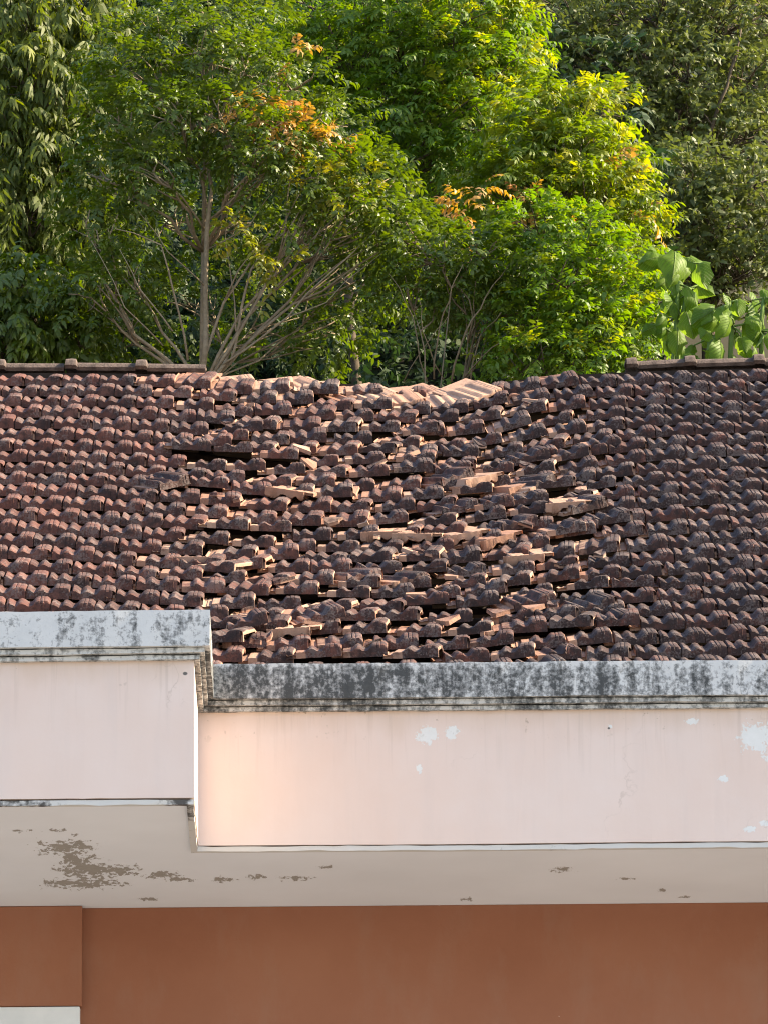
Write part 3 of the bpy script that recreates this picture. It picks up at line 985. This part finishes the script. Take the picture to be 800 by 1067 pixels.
class Leaves:
    def __init__(self, seed):
        self.rng = np.random.default_rng(seed)
        self.V, self.T, self.n = [], [], 0
    def leaves(self, P, D, Nn, L, W, bend, tint):
        """curved pointed leaves: base, two cross stations, tip"""
        D = unit(D)
        S = unit(np.cross(D, Nn))
        Nn = np.cross(S, D)
        L = np.broadcast_to(np.asarray(L, float).reshape(-1, 1), (len(P), 1))
        W = np.broadcast_to(np.asarray(W, float).reshape(-1, 1), (len(P), 1))
        b = np.broadcast_to(np.asarray(bend, float).reshape(-1, 1), (len(P), 1))
        c1 = P + D * L * 0.33 + Nn * b * L * 0.06
        c2 = P + D * L * 0.70 - Nn * b * L * 0.10
        tip = P + D * L * 0.97 - Nn * b * L * 0.40
        v = np.stack([P, c1 - S * W * 0.5, c1 + S * W * 0.5, c2 + S * W * 0.38, c2 - S * W * 0.38, tip], axis=1)
        self.V.append(v.reshape(-1, 3))
        self.T.append(np.repeat(np.asarray(tint, float), 6))
        self.n += len(P)
    def sprays(self, P, D, length, pairs, leaf, wid, droop, tint, spread=0.9, hang=0.25, jitter=0.25):
        """compound sprays: a drooping stalk with leaflets in two ranks and one at the tip"""
        rg = self.rng
        n = len(P)
        D = unit(D)
        length = length * rg.uniform(0.65, 1.25, n)
        K = 2 * pairs + 1
        t = np.concatenate([np.repeat(np.linspace(0.22, 0.95, pairs), 2), [1.0]])
        side = np.concatenate([np.tile([1.0, -1.0], pairs), [0.0]])
        dn = np.array([0, 0, -1.0])
        pos = P[:, None] + D[:, None] * (length[:, None] * t)[..., None] + dn * (length[:, None] * droop * t ** 2)[..., None]
        tan = unit(D[:, None] + dn * (2 * droop * t)[None, :, None])
        sd = unit(np.cross(tan, UP + rg.normal(0, 0.25, (n, 1, 3))))
        nrm = unit(np.cross(sd, tan))
        dirs = tan * (0.55 + 0.45 * (side == 0))[None, :, None] + sd * (side * spread)[None, :, None] + dn * hang + rg.normal(0, jitter, (n, K, 3))
        nr = nrm + rg.normal(0, jitter, (n, K, 3))
        size = (1.0 - 0.35 * np.abs(t - 0.55) * 2)[None] * rg.uniform(0.75, 1.2, (n, K)) * rg.uniform(0.8, 1.15, (n, 1))
        tt = np.repeat(tint, K)
        self.leaves(pos.reshape(-1, 3), dirs.reshape(-1, 3), nr.reshape(-1, 3), (leaf * size).ravel(), (wid * size).ravel(), rg.uniform(0.2, 1.2, n * K), tt)
    def build(self, name, mat, parent):
        V = np.concatenate(self.V)
        n = self.n
        base = (np.arange(n, dtype=np.int64) * 6)[:, None]
        f = np.concatenate([base + np.array([[0, 2, 1]]), base + np.array([[1, 2, 3, 4]]), base + np.array([[4, 3, 5]])], axis=1).ravel()
        lt = np.tile(np.array([3, 4, 3]), n)
        return link(name, mesh_np(name, V, f, lt, {'tint': np.concatenate(self.T)}, smooth=False), mat, parent)

def clump_points(rg, c, rx, ry, rz, n, shell=0.55):
    """points in an ellipsoid, denser to its outside, and outward directions"""
    d = unit(rg.normal(0, 1, (n, 3)))
    r = shell + (1 - shell) * rg.random((n, 1)) ** 0.6
    r *= rg.uniform(0.8, 1.12, (n, 1))
    return np.array(c)[None] + d * r * np.array([rx, ry, rz]), d

def px_clump(px, py, Y, rx, ry, dz):
    p = at_y(px, py, Y)
    k = FOCAL / (p - Vector((0, 0, CAM_Z))).length
    return p, rx / k, dz, ry / k

def curve_pts(a, b, n, bow, seed):
    r = random.Random(seed)
    a, b = Vector(a), Vector(b)
    off = Vector((r.gauss(0, 1), r.gauss(0, 1), abs(r.gauss(0, .6)))) * bow * (b - a).length
    pts = []
    for i in range(n + 1):
        t = i / n
        j = Vector((r.gauss(0, 1), r.gauss(0, 1), r.gauss(0, 1))) * 0.018 * (b - a).length * (0 < i < n)
        pts.append(a.lerp(b, t) + off * math.sin(math.pi * t) + j)
    return pts

def tree(name, label, cat, base_px, Y, clumps, leaf_key, bark_key, style, seed, trunk_r=0.05, fork=0.45, extra=None, limbs_to=None, group=None):
    """base_px: trunk column in the picture plane (px, base follows the hillside); clumps: (px, py, dY, rx, ry, depth, sprays, young)"""
    rg = np.random.default_rng(seed)
    r = random.Random(seed)
    top = at_y(base_px[0], base_px[1], Y)
    bz = terrain_z(top.x, Y) - 0.05
    root = empty(name, (top.x, Y, bz))
    tag(root, label, cat, group)
    tb = Tubes()
    base = Vector((top.x + r.uniform(-.1, .1), Y, bz))
    tp = curve_pts(base, top, 9, 0.015, seed)
    tb.add(tp, [trunk_r * (1.15 - 0.75 * i / 9) for i in range(10)], 8)
    lv = Leaves(seed + 1)
    for ci, (px, py, dY, rx, ry, dep, ns, yg) in enumerate(clumps):
        ns = int(ns * 1.5)
        c, ax, ay, az = px_clump(px, py, Y + dY, rx, ry, dep)
        # limb from the trunk to the clump, with side twigs
        dx = (c - tp[-1]).length
        ti = 9
        while ti > 2 and tp[ti].z > c.z - 0.45 * ((c.x - tp[ti].x) ** 2 + (c.y - tp[ti].y) ** 2) ** 0.5 - 0.05:
            ti -= 1
        lp = curve_pts(tp[ti], c, 6, 0.08, seed * 31 + ci)
        r0 = min(0.02, trunk_r * 0.3) * (0.45 if dY >= .5 else 1.0)
        tb.add(lp, [r0 * (1 - 0.8 * i / 6) + 0.003 for i in range(7)], 5)
        P, D = clump_points(rg, c, ax, ay, az, ns)
        up = np.array([0, 0, style.get('lift', 0.35)])
        Dd = unit(D + up + rg.normal(0, 0.35, D.shape))
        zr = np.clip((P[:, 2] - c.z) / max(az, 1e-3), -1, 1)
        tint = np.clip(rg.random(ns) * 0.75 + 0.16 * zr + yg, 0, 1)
        lv.sprays(P, Dd, style['len'], style['pairs'], style['leaf'], style['wid'], style['droop'], tint, style.get('spread', .9), style.get('hang', .25), style.get('jit', .25))
        for q in range(0, ns, style.get('twig', 9)):
            e = Vector(P[q])
            s0 = lp[r.randrange(3, 7)]
            tb.add(curve_pts(s0, e, 3, 0.07, seed * 7 + q), [0.0065, 0.005, 0.004, 0.0025], 4)
    for pts, rad in (extra or []):
        wp = [at_y(a, b, Y + c) for a, b, c in pts]
        fine = []
        for i in range(len(wp) - 1):
            seg = curve_pts(wp[i], wp[i + 1], 3, 0.02, seed + i)
            fine += seg if i == 0 else seg[1:]
        m_ = len(fine) - 1
        tb.add(fine, [0.58 * rad * (1 - 0.65 * i / m_) for i in range(m_ + 1)], 6)
    tb.build('trunk', G[bark_key], root)
    lv.build('crown', G[leaf_key], root)
    return root

def leaf_cluster(name, root, spots, Y, key, style, seed):
    lv = Leaves(seed)
    rg = lv.rng
    for px, py, dY, rx, ry, ns in spots:
        c, ax, ay, az = px_clump(px, py, Y + dY, rx, ry, 0.12)
        P, D = clump_points(rg, c, ax, ay, az, ns, 0.2)
        D = unit(D + np.array([0, -0.4, 0.2]))
        lv.sprays(P, D, style['len'], style['pairs'], style['leaf'], style['wid'], style['droop'], rg.random(ns), style.get('spread', .9), style.get('hang', .3), .25)
    lv.build(name, G[key], root)

PINN = dict(len=.20, pairs=6, leaf=0.078, wid=0.0258, droop=.35, spread=.95, hang=.25, lift=.35)
FINE = dict(len=.17, pairs=5, leaf=0.064, wid=0.0239, droop=.30, spread=.95, hang=.2, lift=.4)
NARROW = dict(len=.20, pairs=4, leaf=.145, wid=.028, droop=.55, spread=.55, hang=.75, lift=.35)
ROUND = dict(len=.15, pairs=4, leaf=0.075, wid=0.0360, droop=.2, spread=.9, hang=.15, lift=.25, jit=.6)
OLIVE = dict(len=.18, pairs=5, leaf=0.086, wid=0.032, droop=.25, spread=.9, hang=.15, lift=.2, jit=.7, twig=4)

# --- the shaded tree at the left edge with hanging narrow leaves
tree('shade_tree', 'dark tree with drooping narrow leaves along the left edge', 'tree', (40, 60), 33.2,
     [(-20, 20, .2, 50, 40, .4, 70, .0), (30, 25, 0, 50, 35, .4, 90, .10), (85, 10, .1, 45, 32, .4, 80, .16), (115, 55, .2, 40, 32, .35, 70, .06), (25, 85, -.2, 48, 35, .4, 90, .05),
      (80, 95, -.1, 45, 35, .4, 90, .05), (120, 120, .3, 36, 36, .4, 60, 0), (15, 150, -.2, 46, 36, .4, 90, 0), (70, 165, -.1, 46, 36, .4, 90, -.05), (105, 205, .3, 40, 36, .4, 70, -.1),
      (25, 215, -.2, 46, 36, .4, 80, -.05), (75, 250, .1, 46, 36, .4, 80, -.1), (20, 285, 0, 44, 36, .4, 80, -.1), (60, 300, .2, 44, 32, .4, 60, -.1), (110, 280, .3, 36, 32, .4, 50, -.1), (45, 345, .3, 44, 28, .4, 60, -.15), (-30, 120, 0, 50, 60, .4, 60, 0), (-30, 260, 0, 50, 60, .4, 60, 0)],
     'shade', 'bark', NARROW, 11, .07)
# --- glossy shrub below it
tree('laurel_shrub', 'leafy green shrub in the lower left corner, just above the ridge tiles', 'shrub', (30, 300), 31.6,
     [(20, 300, 0, 44, 30, .3, 70, .05), (50, 335, .1, 40, 28, .3, 70, .0), (5, 345, -.1, 34, 30, .3, 60, .05), (85, 360, .2, 34, 24, .3, 50, -.1), (-20, 320, 0, 40, 50, .3, 50, 0)],
     'open', 'bark', dict(NARROW, leaf=.11, wid=.034, hang=.45), 12, .03)
# --- the open tree with the pale trunk
tw = [([(212, 382, 0), (214, 300, 0), (216, 235, -.1), (218, 180, 0), (206, 120, .1), (200, 95, .1)], .034),
      ([(214, 240, 0), (190, 205, -.2), (150, 178, -.3)], .012), ([(214, 232, 0), (245, 205, -.2), (275, 160, -.1)], .014), ([(216, 215, 0), (205, 175, .1), (165, 130, .1)], .010),
      ([(240, 380, 0), (252, 320, -.1), (262, 280, -.1), (300, 225, -.1), (320, 185, 0)], .017), ([(232, 380, 0), (300, 330, -.2), (360, 270, -.3), (395, 235, -.2)], .013),
      ([(196, 375, 0), (180, 300, -.2), (168, 255, -.3), (120, 238, -.4)], .013), ([(180, 345, -.2), (145, 300, -.3), (125, 260, -.3)], .009), ([(170, 360, -.1), (130, 320, -.3), (95, 250, -.3)], .008),
      ([(262, 280, -.1), (300, 262, -.2), (318, 215, -.2)], .009), ([(318, 265, -.2), (340, 225, -.2), (350, 205, -.2)], .008), ([(246, 345, -.1), (235, 250, 0), (240, 190, .1)], .009),
      ([(300, 330, -.2), (340, 315, -.3), (400, 262, -.3)], .008), ([(216, 300, 0), (175, 262, -.2), (140, 215, -.2)], .008), ([(216, 260, 0), (260, 235, -.2), (310, 170, -.1)], .009)]
open_tree = tree('open_tree', 'open-crowned tree with a pale upright trunk and bare forking branches', 'tree', (214, 150), 31.2,
     [(150, 85, .1, 44, 26, .4, 75, .05), (205, 55, 0, 50, 28, .4, 90, .05), (255, 75, -.1, 46, 26, .4, 85, .05), (305, 95, 0, 42, 24, .4, 75, .08), (345, 135, .1, 40, 24, .4, 70, .08),
      (385, 190, .1, 38, 22, .4, 65, .1), (412, 232, .1, 34, 20, .4, 60, .08), (125, 130, 0, 42, 26, .4, 70, 0), (110, 185, 0, 38, 24, .4, 60, 0), (175, 125, -.3, 42, 22, .35, 70, .0),
      (235, 125, -.3, 42, 22, .35, 70, .0), (285, 150, -.3, 38, 20, .35, 60, .03), (330, 185, -.2, 36, 20, .35, 55, .05), (160, 180, -.3, 34, 18, .3, 45, 0), (260, 180, -.3, 30, 16, .3, 40, .0),
      (100, 235, 0, 34, 18, .3, 35, 0), (360, 225, -.2, 34, 16, .3, 40, .05), (130, 290, 0, 36, 22, .3, 40, -.05), (95, 310, 0, 36, 24, .3, 40, -.1), (300, 240, -.2, 26, 10, .3, 22, .05), (395, 262, 0, 36, 14, .3, 40, .0),
      (170, 235, .5, 40, 26, .35, 45, -.05), (250, 230, .5, 42, 26, .35, 45, -.05), (320, 255, .5, 40, 26, .35, 45, -.08), (370, 300, .6, 40, 26, .35, 45, -.1), (200, 320, .7, 44, 30, .35, 50, -.12), (290, 330, .7, 44, 30, .35, 50, -.12),
      (215, 18, .3, 44, 26, .4, 60, .1), (262, 34, .3, 40, 24, .4, 60, .1), (165, 35, .3, 42, 26, .4, 60, .1), (128, 60, .3, 34, 26, .4, 45, .05),
      (130, 350, .6, 40, 22, .35, 45, -.1), (340, 350, .6, 40, 22, .35, 45, -.12)],
     'open', 'pale', FINE, 21, .032, extra=tw)
leaf_cluster('orange_leaves', open_tree, [(256, 113, -.35, 12, 7, 9), (285, 120, -.35, 16, 10, 16), (308, 135, -.35, 16, 11, 18), (340, 155, -.35, 9, 10, 9), (310, 55, -.2, 8, 5, 5)], 31.2, 'orange', FINE, 5)
leaf_cluster('golden_leaves', open_tree, [(335, 188, -.4, 22, 10, 14), (365, 180, -.3, 20, 10, 12), (250, 248, -.4, 18, 12, 14), (262, 262, -.4, 12, 6, 6), (293, 280, -.4, 14, 6, 7), (385, 210, -.2, 16, 7, 8)], 31.2, 'gold', FINE, 6)
# --- the sunlit tree: tall bright crown behind
bright = tree('sunlit_tree', 'tall bright green tree in full sun at the top middle', 'tree', (350, 40), 34.0,
     [(330, 10, .2, 46, 34, .5, 85, .0), (385, 20, 0, 50, 36, .5, 100, .05), (440, 10, -.1, 48, 34, .5, 100, .12), (495, 20, -.1, 46, 34, .5, 100, .2), (530, 45, 0, 34, 30, .45, 80, .25),
      (355, 60, .1, 46, 34, .5, 90, .0), (410, 70, 0, 48, 34, .5, 100, .02), (465, 70, -.2, 48, 34, .5, 100, .12), (515, 85, -.2, 40, 32, .5, 90, .22), (400, 120, 0, 46, 32, .5, 90, -.05),
      (450, 125, -.2, 46, 32, .5, 90, .0), (500, 135, -.3, 44, 32, .5, 90, .12), (445, 175, -.1, 44, 30, .5, 80, -.08), (310, 50, .5, 34, 40, .5, 50, -.05), (480, 185, -.1, 40, 30, .5, 80, .0)],
     'bright', 'bark', PINN, 31, .045)
# --- yellow-green tree lower and further right
ygt = tree('yellow_green_tree', 'yellow-green tree with feathery sprays on the right of the sunlit crowns', 'tree', (585, 130), 32.8,
     [(560, 120, 0, 34, 26, .4, 75, .1), (600, 125, 0, 36, 24, .4, 80, .18), (635, 115, .1, 20, 18, .3, 35, .2), (545, 165, -.1, 42, 28, .45, 85, .05), (595, 170, -.1, 44, 28, .45, 90, .12), (640, 180, 0, 26, 24, .35, 55, .15),
      (560, 210, -.2, 42, 26, .45, 80, 0), (610, 215, -.2, 42, 28, .45, 85, .08), (655, 215, 0, 26, 22, .35, 50, .12), (660, 250, 0, 24, 22, .35, 45, .08), (520, 200, -.1, 30, 26, .4, 60, .0)],
     'yellow', 'bark', PINN, 41, .05)
leaf_cluster('orange_leaves', ygt, [(487, 215, -1.0, 12, 16, 16), (500, 195, -.9, 6, 10, 5), (553, 214, -.6, 12, 6, 9), (655, 172, -.5, 5, 8, 4), (677, 220, -.4, 5, 5, 4)], 32.8, 'orange', FINE, 7)
# --- green bush in front of it
tree('feathery_bush', 'rounded bright green bush behind the broken ridge, right of the bare stems', 'shrub', (600, 300), 31.0,
     [(560, 245, 0, 44, 26, .4, 85, -.05), (605, 255, -.1, 44, 26, .4, 90, .05), (645, 280, 0, 36, 26, .4, 75, .12), (540, 290, .1, 42, 28, .4, 75, -.1), (590, 300, -.2, 44, 28, .4, 90, .0), (640, 320, -.1, 38, 28, .4, 80, .1),
      (560, 340, -.1, 44, 28, .4, 85, .0), (610, 350, -.2, 44, 28, .4, 90, .05), (655, 355, -.1, 32, 24, .35, 65, .1), (560, 375, -.3, 46, 18, .35, 75, .15), (610, 385, -.3, 46, 14, .35, 65, .1), (678, 330, .1, 22, 26, .3, 40, .05)],
     'bright', 'bark', FINE, 51, .04)
# --- dark shrub with bare dry stems, mid bottom
st = [([(452, 395, 0), (458, 340, -.1), (470, 300, -.2), (482, 275, -.2)], .010), ([(470, 398, 0), (485, 345, -.1), (505, 310, -.1), (530, 275, 0)], .012), ([(445, 398, 0), (430, 330, -.1), (405, 285, -.1)], .008),
      ([(490, 395, 0), (500, 350, 0), (522, 325, -.1)], .010), ([(462, 395, 0), (440, 345, -.2), (436, 310, -.2)], .007), ([(480, 398, 0), (512, 362, -.2), (560, 340, -.3)], .008), ([(420, 398, 0), (450, 350, -.2), (466, 330, -.2)], .006)]
tree('dry_stem_shrub', 'dark shrub with bare tan stems above the fallen ridge tiles', 'shrub', (470, 300), 30.7,
     [(455, 270, .2, 44, 24, .35, 65, -.05), (500, 265, .1, 42, 22, .35, 60, .0), (430, 300, .3, 36, 22, .35, 45, -.1), (480, 305, .2, 34, 16, .3, 35, -.05), (420, 250, .3, 34, 20, .35, 45, .0), (520, 330, .3, 28, 24, .3, 40, -.1)],
     'open', 'dry', FINE, 61, .009, extra=st)
# --- olive trees, further up the hill at the right
tree('olive_tree', 'tall dull olive tree in shade in the upper right corner', 'tree', (700, 60), 40.0,
     [(580, 20, 0, 44, 36, .6, 75, .0), (635, 20, 0, 46, 38, .6, 90, .05), (690, 15, 0, 46, 38, .6, 90, .05), (745, 20, 0, 46, 38, .6, 90, .12), (795, 15, 0, 46, 40, .6, 90, .2), (600, 70, 0, 42, 34, .6, 75, .0),
      (660, 80, -.2, 46, 34, .6, 90, .0), (720, 80, -.2, 46, 34, .6, 90, .05), (780, 85, -.1, 46, 36, .6, 90, .15), (660, 135, -.2, 42, 30, .6, 80, -.05), (715, 135, -.2, 42, 30, .6, 80, .0), (775, 145, -.2, 46, 34, .6, 80, .08)],
     'olive', 'bark', OLIVE, 71, .07, extra=[([(735, 160, -.5), (750, 105, -.6), (768, 55, -.6), (772, 30, -.5)], .03), ([(735, 160, -.5), (728, 200, -.5), (726, 260, -.4)], .03), ([(742, 130, -.6), (715, 95, -.6)], .014)])
tree('olive_tree', 'lower dark olive tree behind the broad-leaved plant', 'tree', (740, 210), 37.5,
     [(690, 190, 0, 40, 28, .5, 70, -.05), (735, 195, -.2, 42, 28, .5, 75, .05), (785, 195, -.2, 42, 28, .5, 75, .08), (700, 235, -.2, 40, 24, .5, 60, -.1), (750, 240, -.3, 44, 24, .5, 75, .0), (800, 245, -.3, 40, 26, .5, 60, .0), (720, 280, -.2, 44, 24, .5, 60, -.15), (775, 285, -.3, 44, 24, .5, 60, -.1)],
     'olive', 'bark', OLIVE, 81, .05)

# --- broad-leaved climber at the right: every leaf a part of its own
def broad_leaf_mesh(seed):
    r = random.Random(seed)
    V, F = [(0, 0, 0)], []
    rows, cols = 6, 8
    def width(t):
        return 0.52 * (math.sin(math.pi * min(1, t * 0.93 + 0.07)) ** 0.75) * (1.0 - 0.25 * t)
    V = []
    for i in range(rows + 1):
        t = i / rows
        for j in range(cols + 1):
            w = (j / cols - 0.5) * 2
            x = w * width(t) * (1 + 0.16 * math.sin(i * 2.3 + seed * 1.7 + (3 if w > 0 else 0))) + r.gauss(0, .015)
            lob = -0.12 * abs(w) ** 1.5 * (1 - t)            # heart-shaped base
            y = t + lob
            z = -0.42 * t * t - 0.26 * w * w * (0.4 + t) + 0.07 * math.sin(i * 1.9 + j * 0.9 + seed) * abs(w) + 0.05 * abs(w) * (1 - t) + r.gauss(0, .008)
            V.append((x, y, z))
    for i in range(rows):
        for j in range(cols):
            a = i * (cols + 1) + j
            F.append((a, a + 1, a + cols + 2, a + cols + 1))
    me = mesh_py('broad_leaf', V, F, smooth=True)
    me.materials.append(G['bigl'])
    return me
def big_leaf_mat():
    N = NT('broad_leaf_surface')
    oi = N.n('ShaderNodeObjectInfo')
    o = N.coord('Object')
    x, y, z = sep(N, o)
    vein = N.n('ShaderNodeTexWave', wave_type='BANDS', bands_direction='Y')
    sk = N.n('ShaderNodeCombineXYZ')
    N.l(x, sk.inputs[0])
    N.l(N.math('SUBTRACT', y, N.math('MULTIPLY', N.math('ABSOLUTE', x), 0.8)), sk.inputs[1])
    N.l(sk.outputs[0], vein.inputs['Vector'])
    vein.inputs['Scale'].default_value = 2.2
    v = N.ramp(vein.outputs['Fac'], [(0.0, 1.0), (0.10, 0.0)])
    mid = N.ramp(N.math('ABSOLUTE', x), [(0.0, 1.0), (0.035, 0.0)])
    v = N.math('MAXIMUM', v, mid)
    base = N.mix(oi.outputs['Random'], (0.065, 0.15, 0.010), (0.17, 0.28, 0.018))
    base = N.mix(N.noise(o, 3, 4, 0.6), base, (0.13, 0.20, 0.018))
    col = N.mix(N.math('MULTIPLY', v, 0.6), base, (0.24, 0.33, 0.10))
    col = N.mix(N.ramp(N.noise(o, 5, 5, 0.7), [(0.62, 0.0), (0.72, 0.8)]), col, (0.20, 0.15, 0.05))
    N.finish(col, 0.5, N.bump(v, 0.7, 0.05), 0.25)
    tr = N.n('ShaderNodeBsdfTranslucent')
    N.l(N.mix(1.0, col, (1.7, 1.6, 0.8), 'MULTIPLY'), tr.inputs['Color'])
    mx = N.n('ShaderNodeMixShader')
    mx.inputs[0].default_value = 0.5
    N.l(N.p.outputs[0], mx.inputs[1])
    N.l(tr.outputs[0], mx.inputs[2])
    N.l(mx.outputs[0], N.out.inputs['Surface'])
    return N.m
G['bigl'] = big_leaf_mat()
BL = [broad_leaf_mesh(i) for i in range(4)]
rbl = random.Random(14)
def broad_plant(label, Y, stems, spots, seed):
    c0 = at_y(stems[0][0][0], stems[0][0][1], Y)
    root = empty('broad_leaf_plant', (c0.x, Y, terrain_z(c0.x, Y)))
    tag(root, label, 'plant', 'broad-leaved plants on the bank')
    tb = Tubes()
    for pts in stems:
        wp = [at_y(a, b, Y) for a, b in pts]
        wp = [Vector((wp[0].x, Y, terrain_z(wp[0].x, Y)))] + wp
        tb.add(wp, [.02] + [.016 - .002 * i for i in range(len(wp) - 1)], 6)
    for px, py, dY, size, ang, tilt in spots + [(a + rbl.uniform(-14, 14), b + rbl.uniform(-10, 14), c + rbl.uniform(0, .25), d * .85, e + rbl.uniform(-50, 50), f) for a, b, c, d, e, f in spots]:
        p = at_y(px, py, Y + dY)
        o = bpy.data.objects.new('leaf', BL[rbl.randrange(4)])
        COL.objects.link(o)
        o.parent = root
        o.matrix_parent_inverse = Matrix.Translation(-root.location)
        sc_ = size * rbl.uniform(0.5, 1.0) / (FOCAL / (p - Vector((0, 0, CAM_Z))).length)
        rot = Matrix.Rotation(R(ang), 3, 'Y') @ Matrix.Rotation(R(90 - tilt), 3, 'X') @ Matrix.Rotation(R(rbl.uniform(-15, 15)), 3, 'Y')
        # leaf +y points down/outward in the picture, +z faces the viewer and up
        mt = Matrix.Rotation(R(180), 3, 'Y') @ rot
        base = Matrix(((1, 0, 0), (0, 0, -1), (0, -1, 0)))
        rr = Matrix.Rotation(R(rbl.uniform(-35, 85)), 3, 'Z') @ Matrix.Rotation(R(ang * 1.2), 3, 'Y') @ Matrix.Rotation(R(-tilt - rbl.uniform(0, 45)), 3, 'X') @ Matrix(((-1, 0, 0), (0, 0, -1), (0, -1, 0)))
        o.matrix_basis = Matrix.Translation(p) @ (rr * sc_).to_4x4()
        st_ = min((w for pts in stems for w in pts), key=lambda w: (w[0] - px) ** 2 + (w[1] - py) ** 2)
        tb.add(curve_pts(at_y(st_[0], st_[1], Y), p, 3, .06, seed), [.007, .006, .005, .004], 4)
    tb.build('stem', G['stalk'], root)
    return root
sp1 = [(703, 262, -.1, 34, 10, 30), (690, 268, 0, 24, 60, 40), (718, 268, 0, 30, -25, 25), (728, 274, -.05, 32, -15, 10), (703, 282, -.15, 30, 15, 10), (716, 300, -.1, 36, -20, 12), (706, 312, 0, 32, 35, 20),
       (690, 312, -.1, 34, 55, 35), (695, 330, -.1, 30, 40, 15), (715, 325, -.15, 28, -10, 15), (683, 340, 0, 24, 50, 20), (706, 345, -.1, 30, 5, 20), (724, 300, .05, 26, -50, 20), (696, 292, .1, 26, 45, 30)]
broad_plant('tall broad-leaved plant with large round leaves beside the yellow-green tree', 29.6, [[(700, 395), (705, 330), (706, 270)], [(705, 350), (718, 300)]], sp1, 1)
sp2 = [(755, 308, -.1, 32, 25, 35), (768, 312, 0, 34, -10, 20), (745, 322, -.05, 30, 45, 25), (760, 330, -.15, 34, 20, 15), (780, 330, -.1, 32, -20, 15), (738, 345, -.1, 32, 35, 30), (750, 355, -.15, 32, 10, 20),
       (772, 352, -.1, 34, -15, 15), (795, 302, 0, 30, -30, 10), (806, 312, -.1, 34, -20, 15), (792, 330, 0, 30, 20, 25), (805, 345, -.1, 34, 0, 20), (787, 362, -.15, 30, -20, 15), (765, 372, -.1, 28, 25, 15),
       (735, 368, -.1, 28, 30, 20), (748, 338, .1, 28, 60, 20), (822, 330, 0, 34, -20, 20), (815, 365, -.1, 34, -10, 15), (778, 318, .1, 28, 40, 35), (722, 360, 0, 26, 20, 20), (757, 385, -.1, 28, 0, 10), (800, 380, -.1, 30, 10, 10)]
broad_plant('low spreading broad-leaved plant at the right edge above the ridge tiles', 29.3, [[(760, 395), (762, 340), (760, 315)], [(795, 395), (792, 345), (796, 310)], [(735, 395), (740, 350)]], sp2, 2)

# --- dark undergrowth that covers the hillside behind (nobody could count it)
lv = Leaves(99)
rg = lv.rng
n_u = 24000
ux = rg.uniform(-5.0, 5.5, n_u)
uy = 32.4 + 24.0 * rg.random(n_u) ** 1.15
ux *= uy / 34.0
ok_ = (ux < 1.0) | (uy > 40.4)
ux, uy = ux[ok_], uy[ok_]
n_u = len(ux)
ex = rg.uniform(-3.8, 2.6, 7000)
ey = rg.uniform(35.5, 43.0, 7000)
ux, uy = np.concatenate([ux, ex]), np.concatenate([uy, ey])
n_u = len(ux)
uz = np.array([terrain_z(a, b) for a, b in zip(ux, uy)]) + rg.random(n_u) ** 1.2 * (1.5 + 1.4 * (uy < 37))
P = np.stack([ux, uy, uz], axis=1)
D = unit(rg.normal(0, 1, (n_u, 3)) + np.array([0.1, -0.7, 0.5]))
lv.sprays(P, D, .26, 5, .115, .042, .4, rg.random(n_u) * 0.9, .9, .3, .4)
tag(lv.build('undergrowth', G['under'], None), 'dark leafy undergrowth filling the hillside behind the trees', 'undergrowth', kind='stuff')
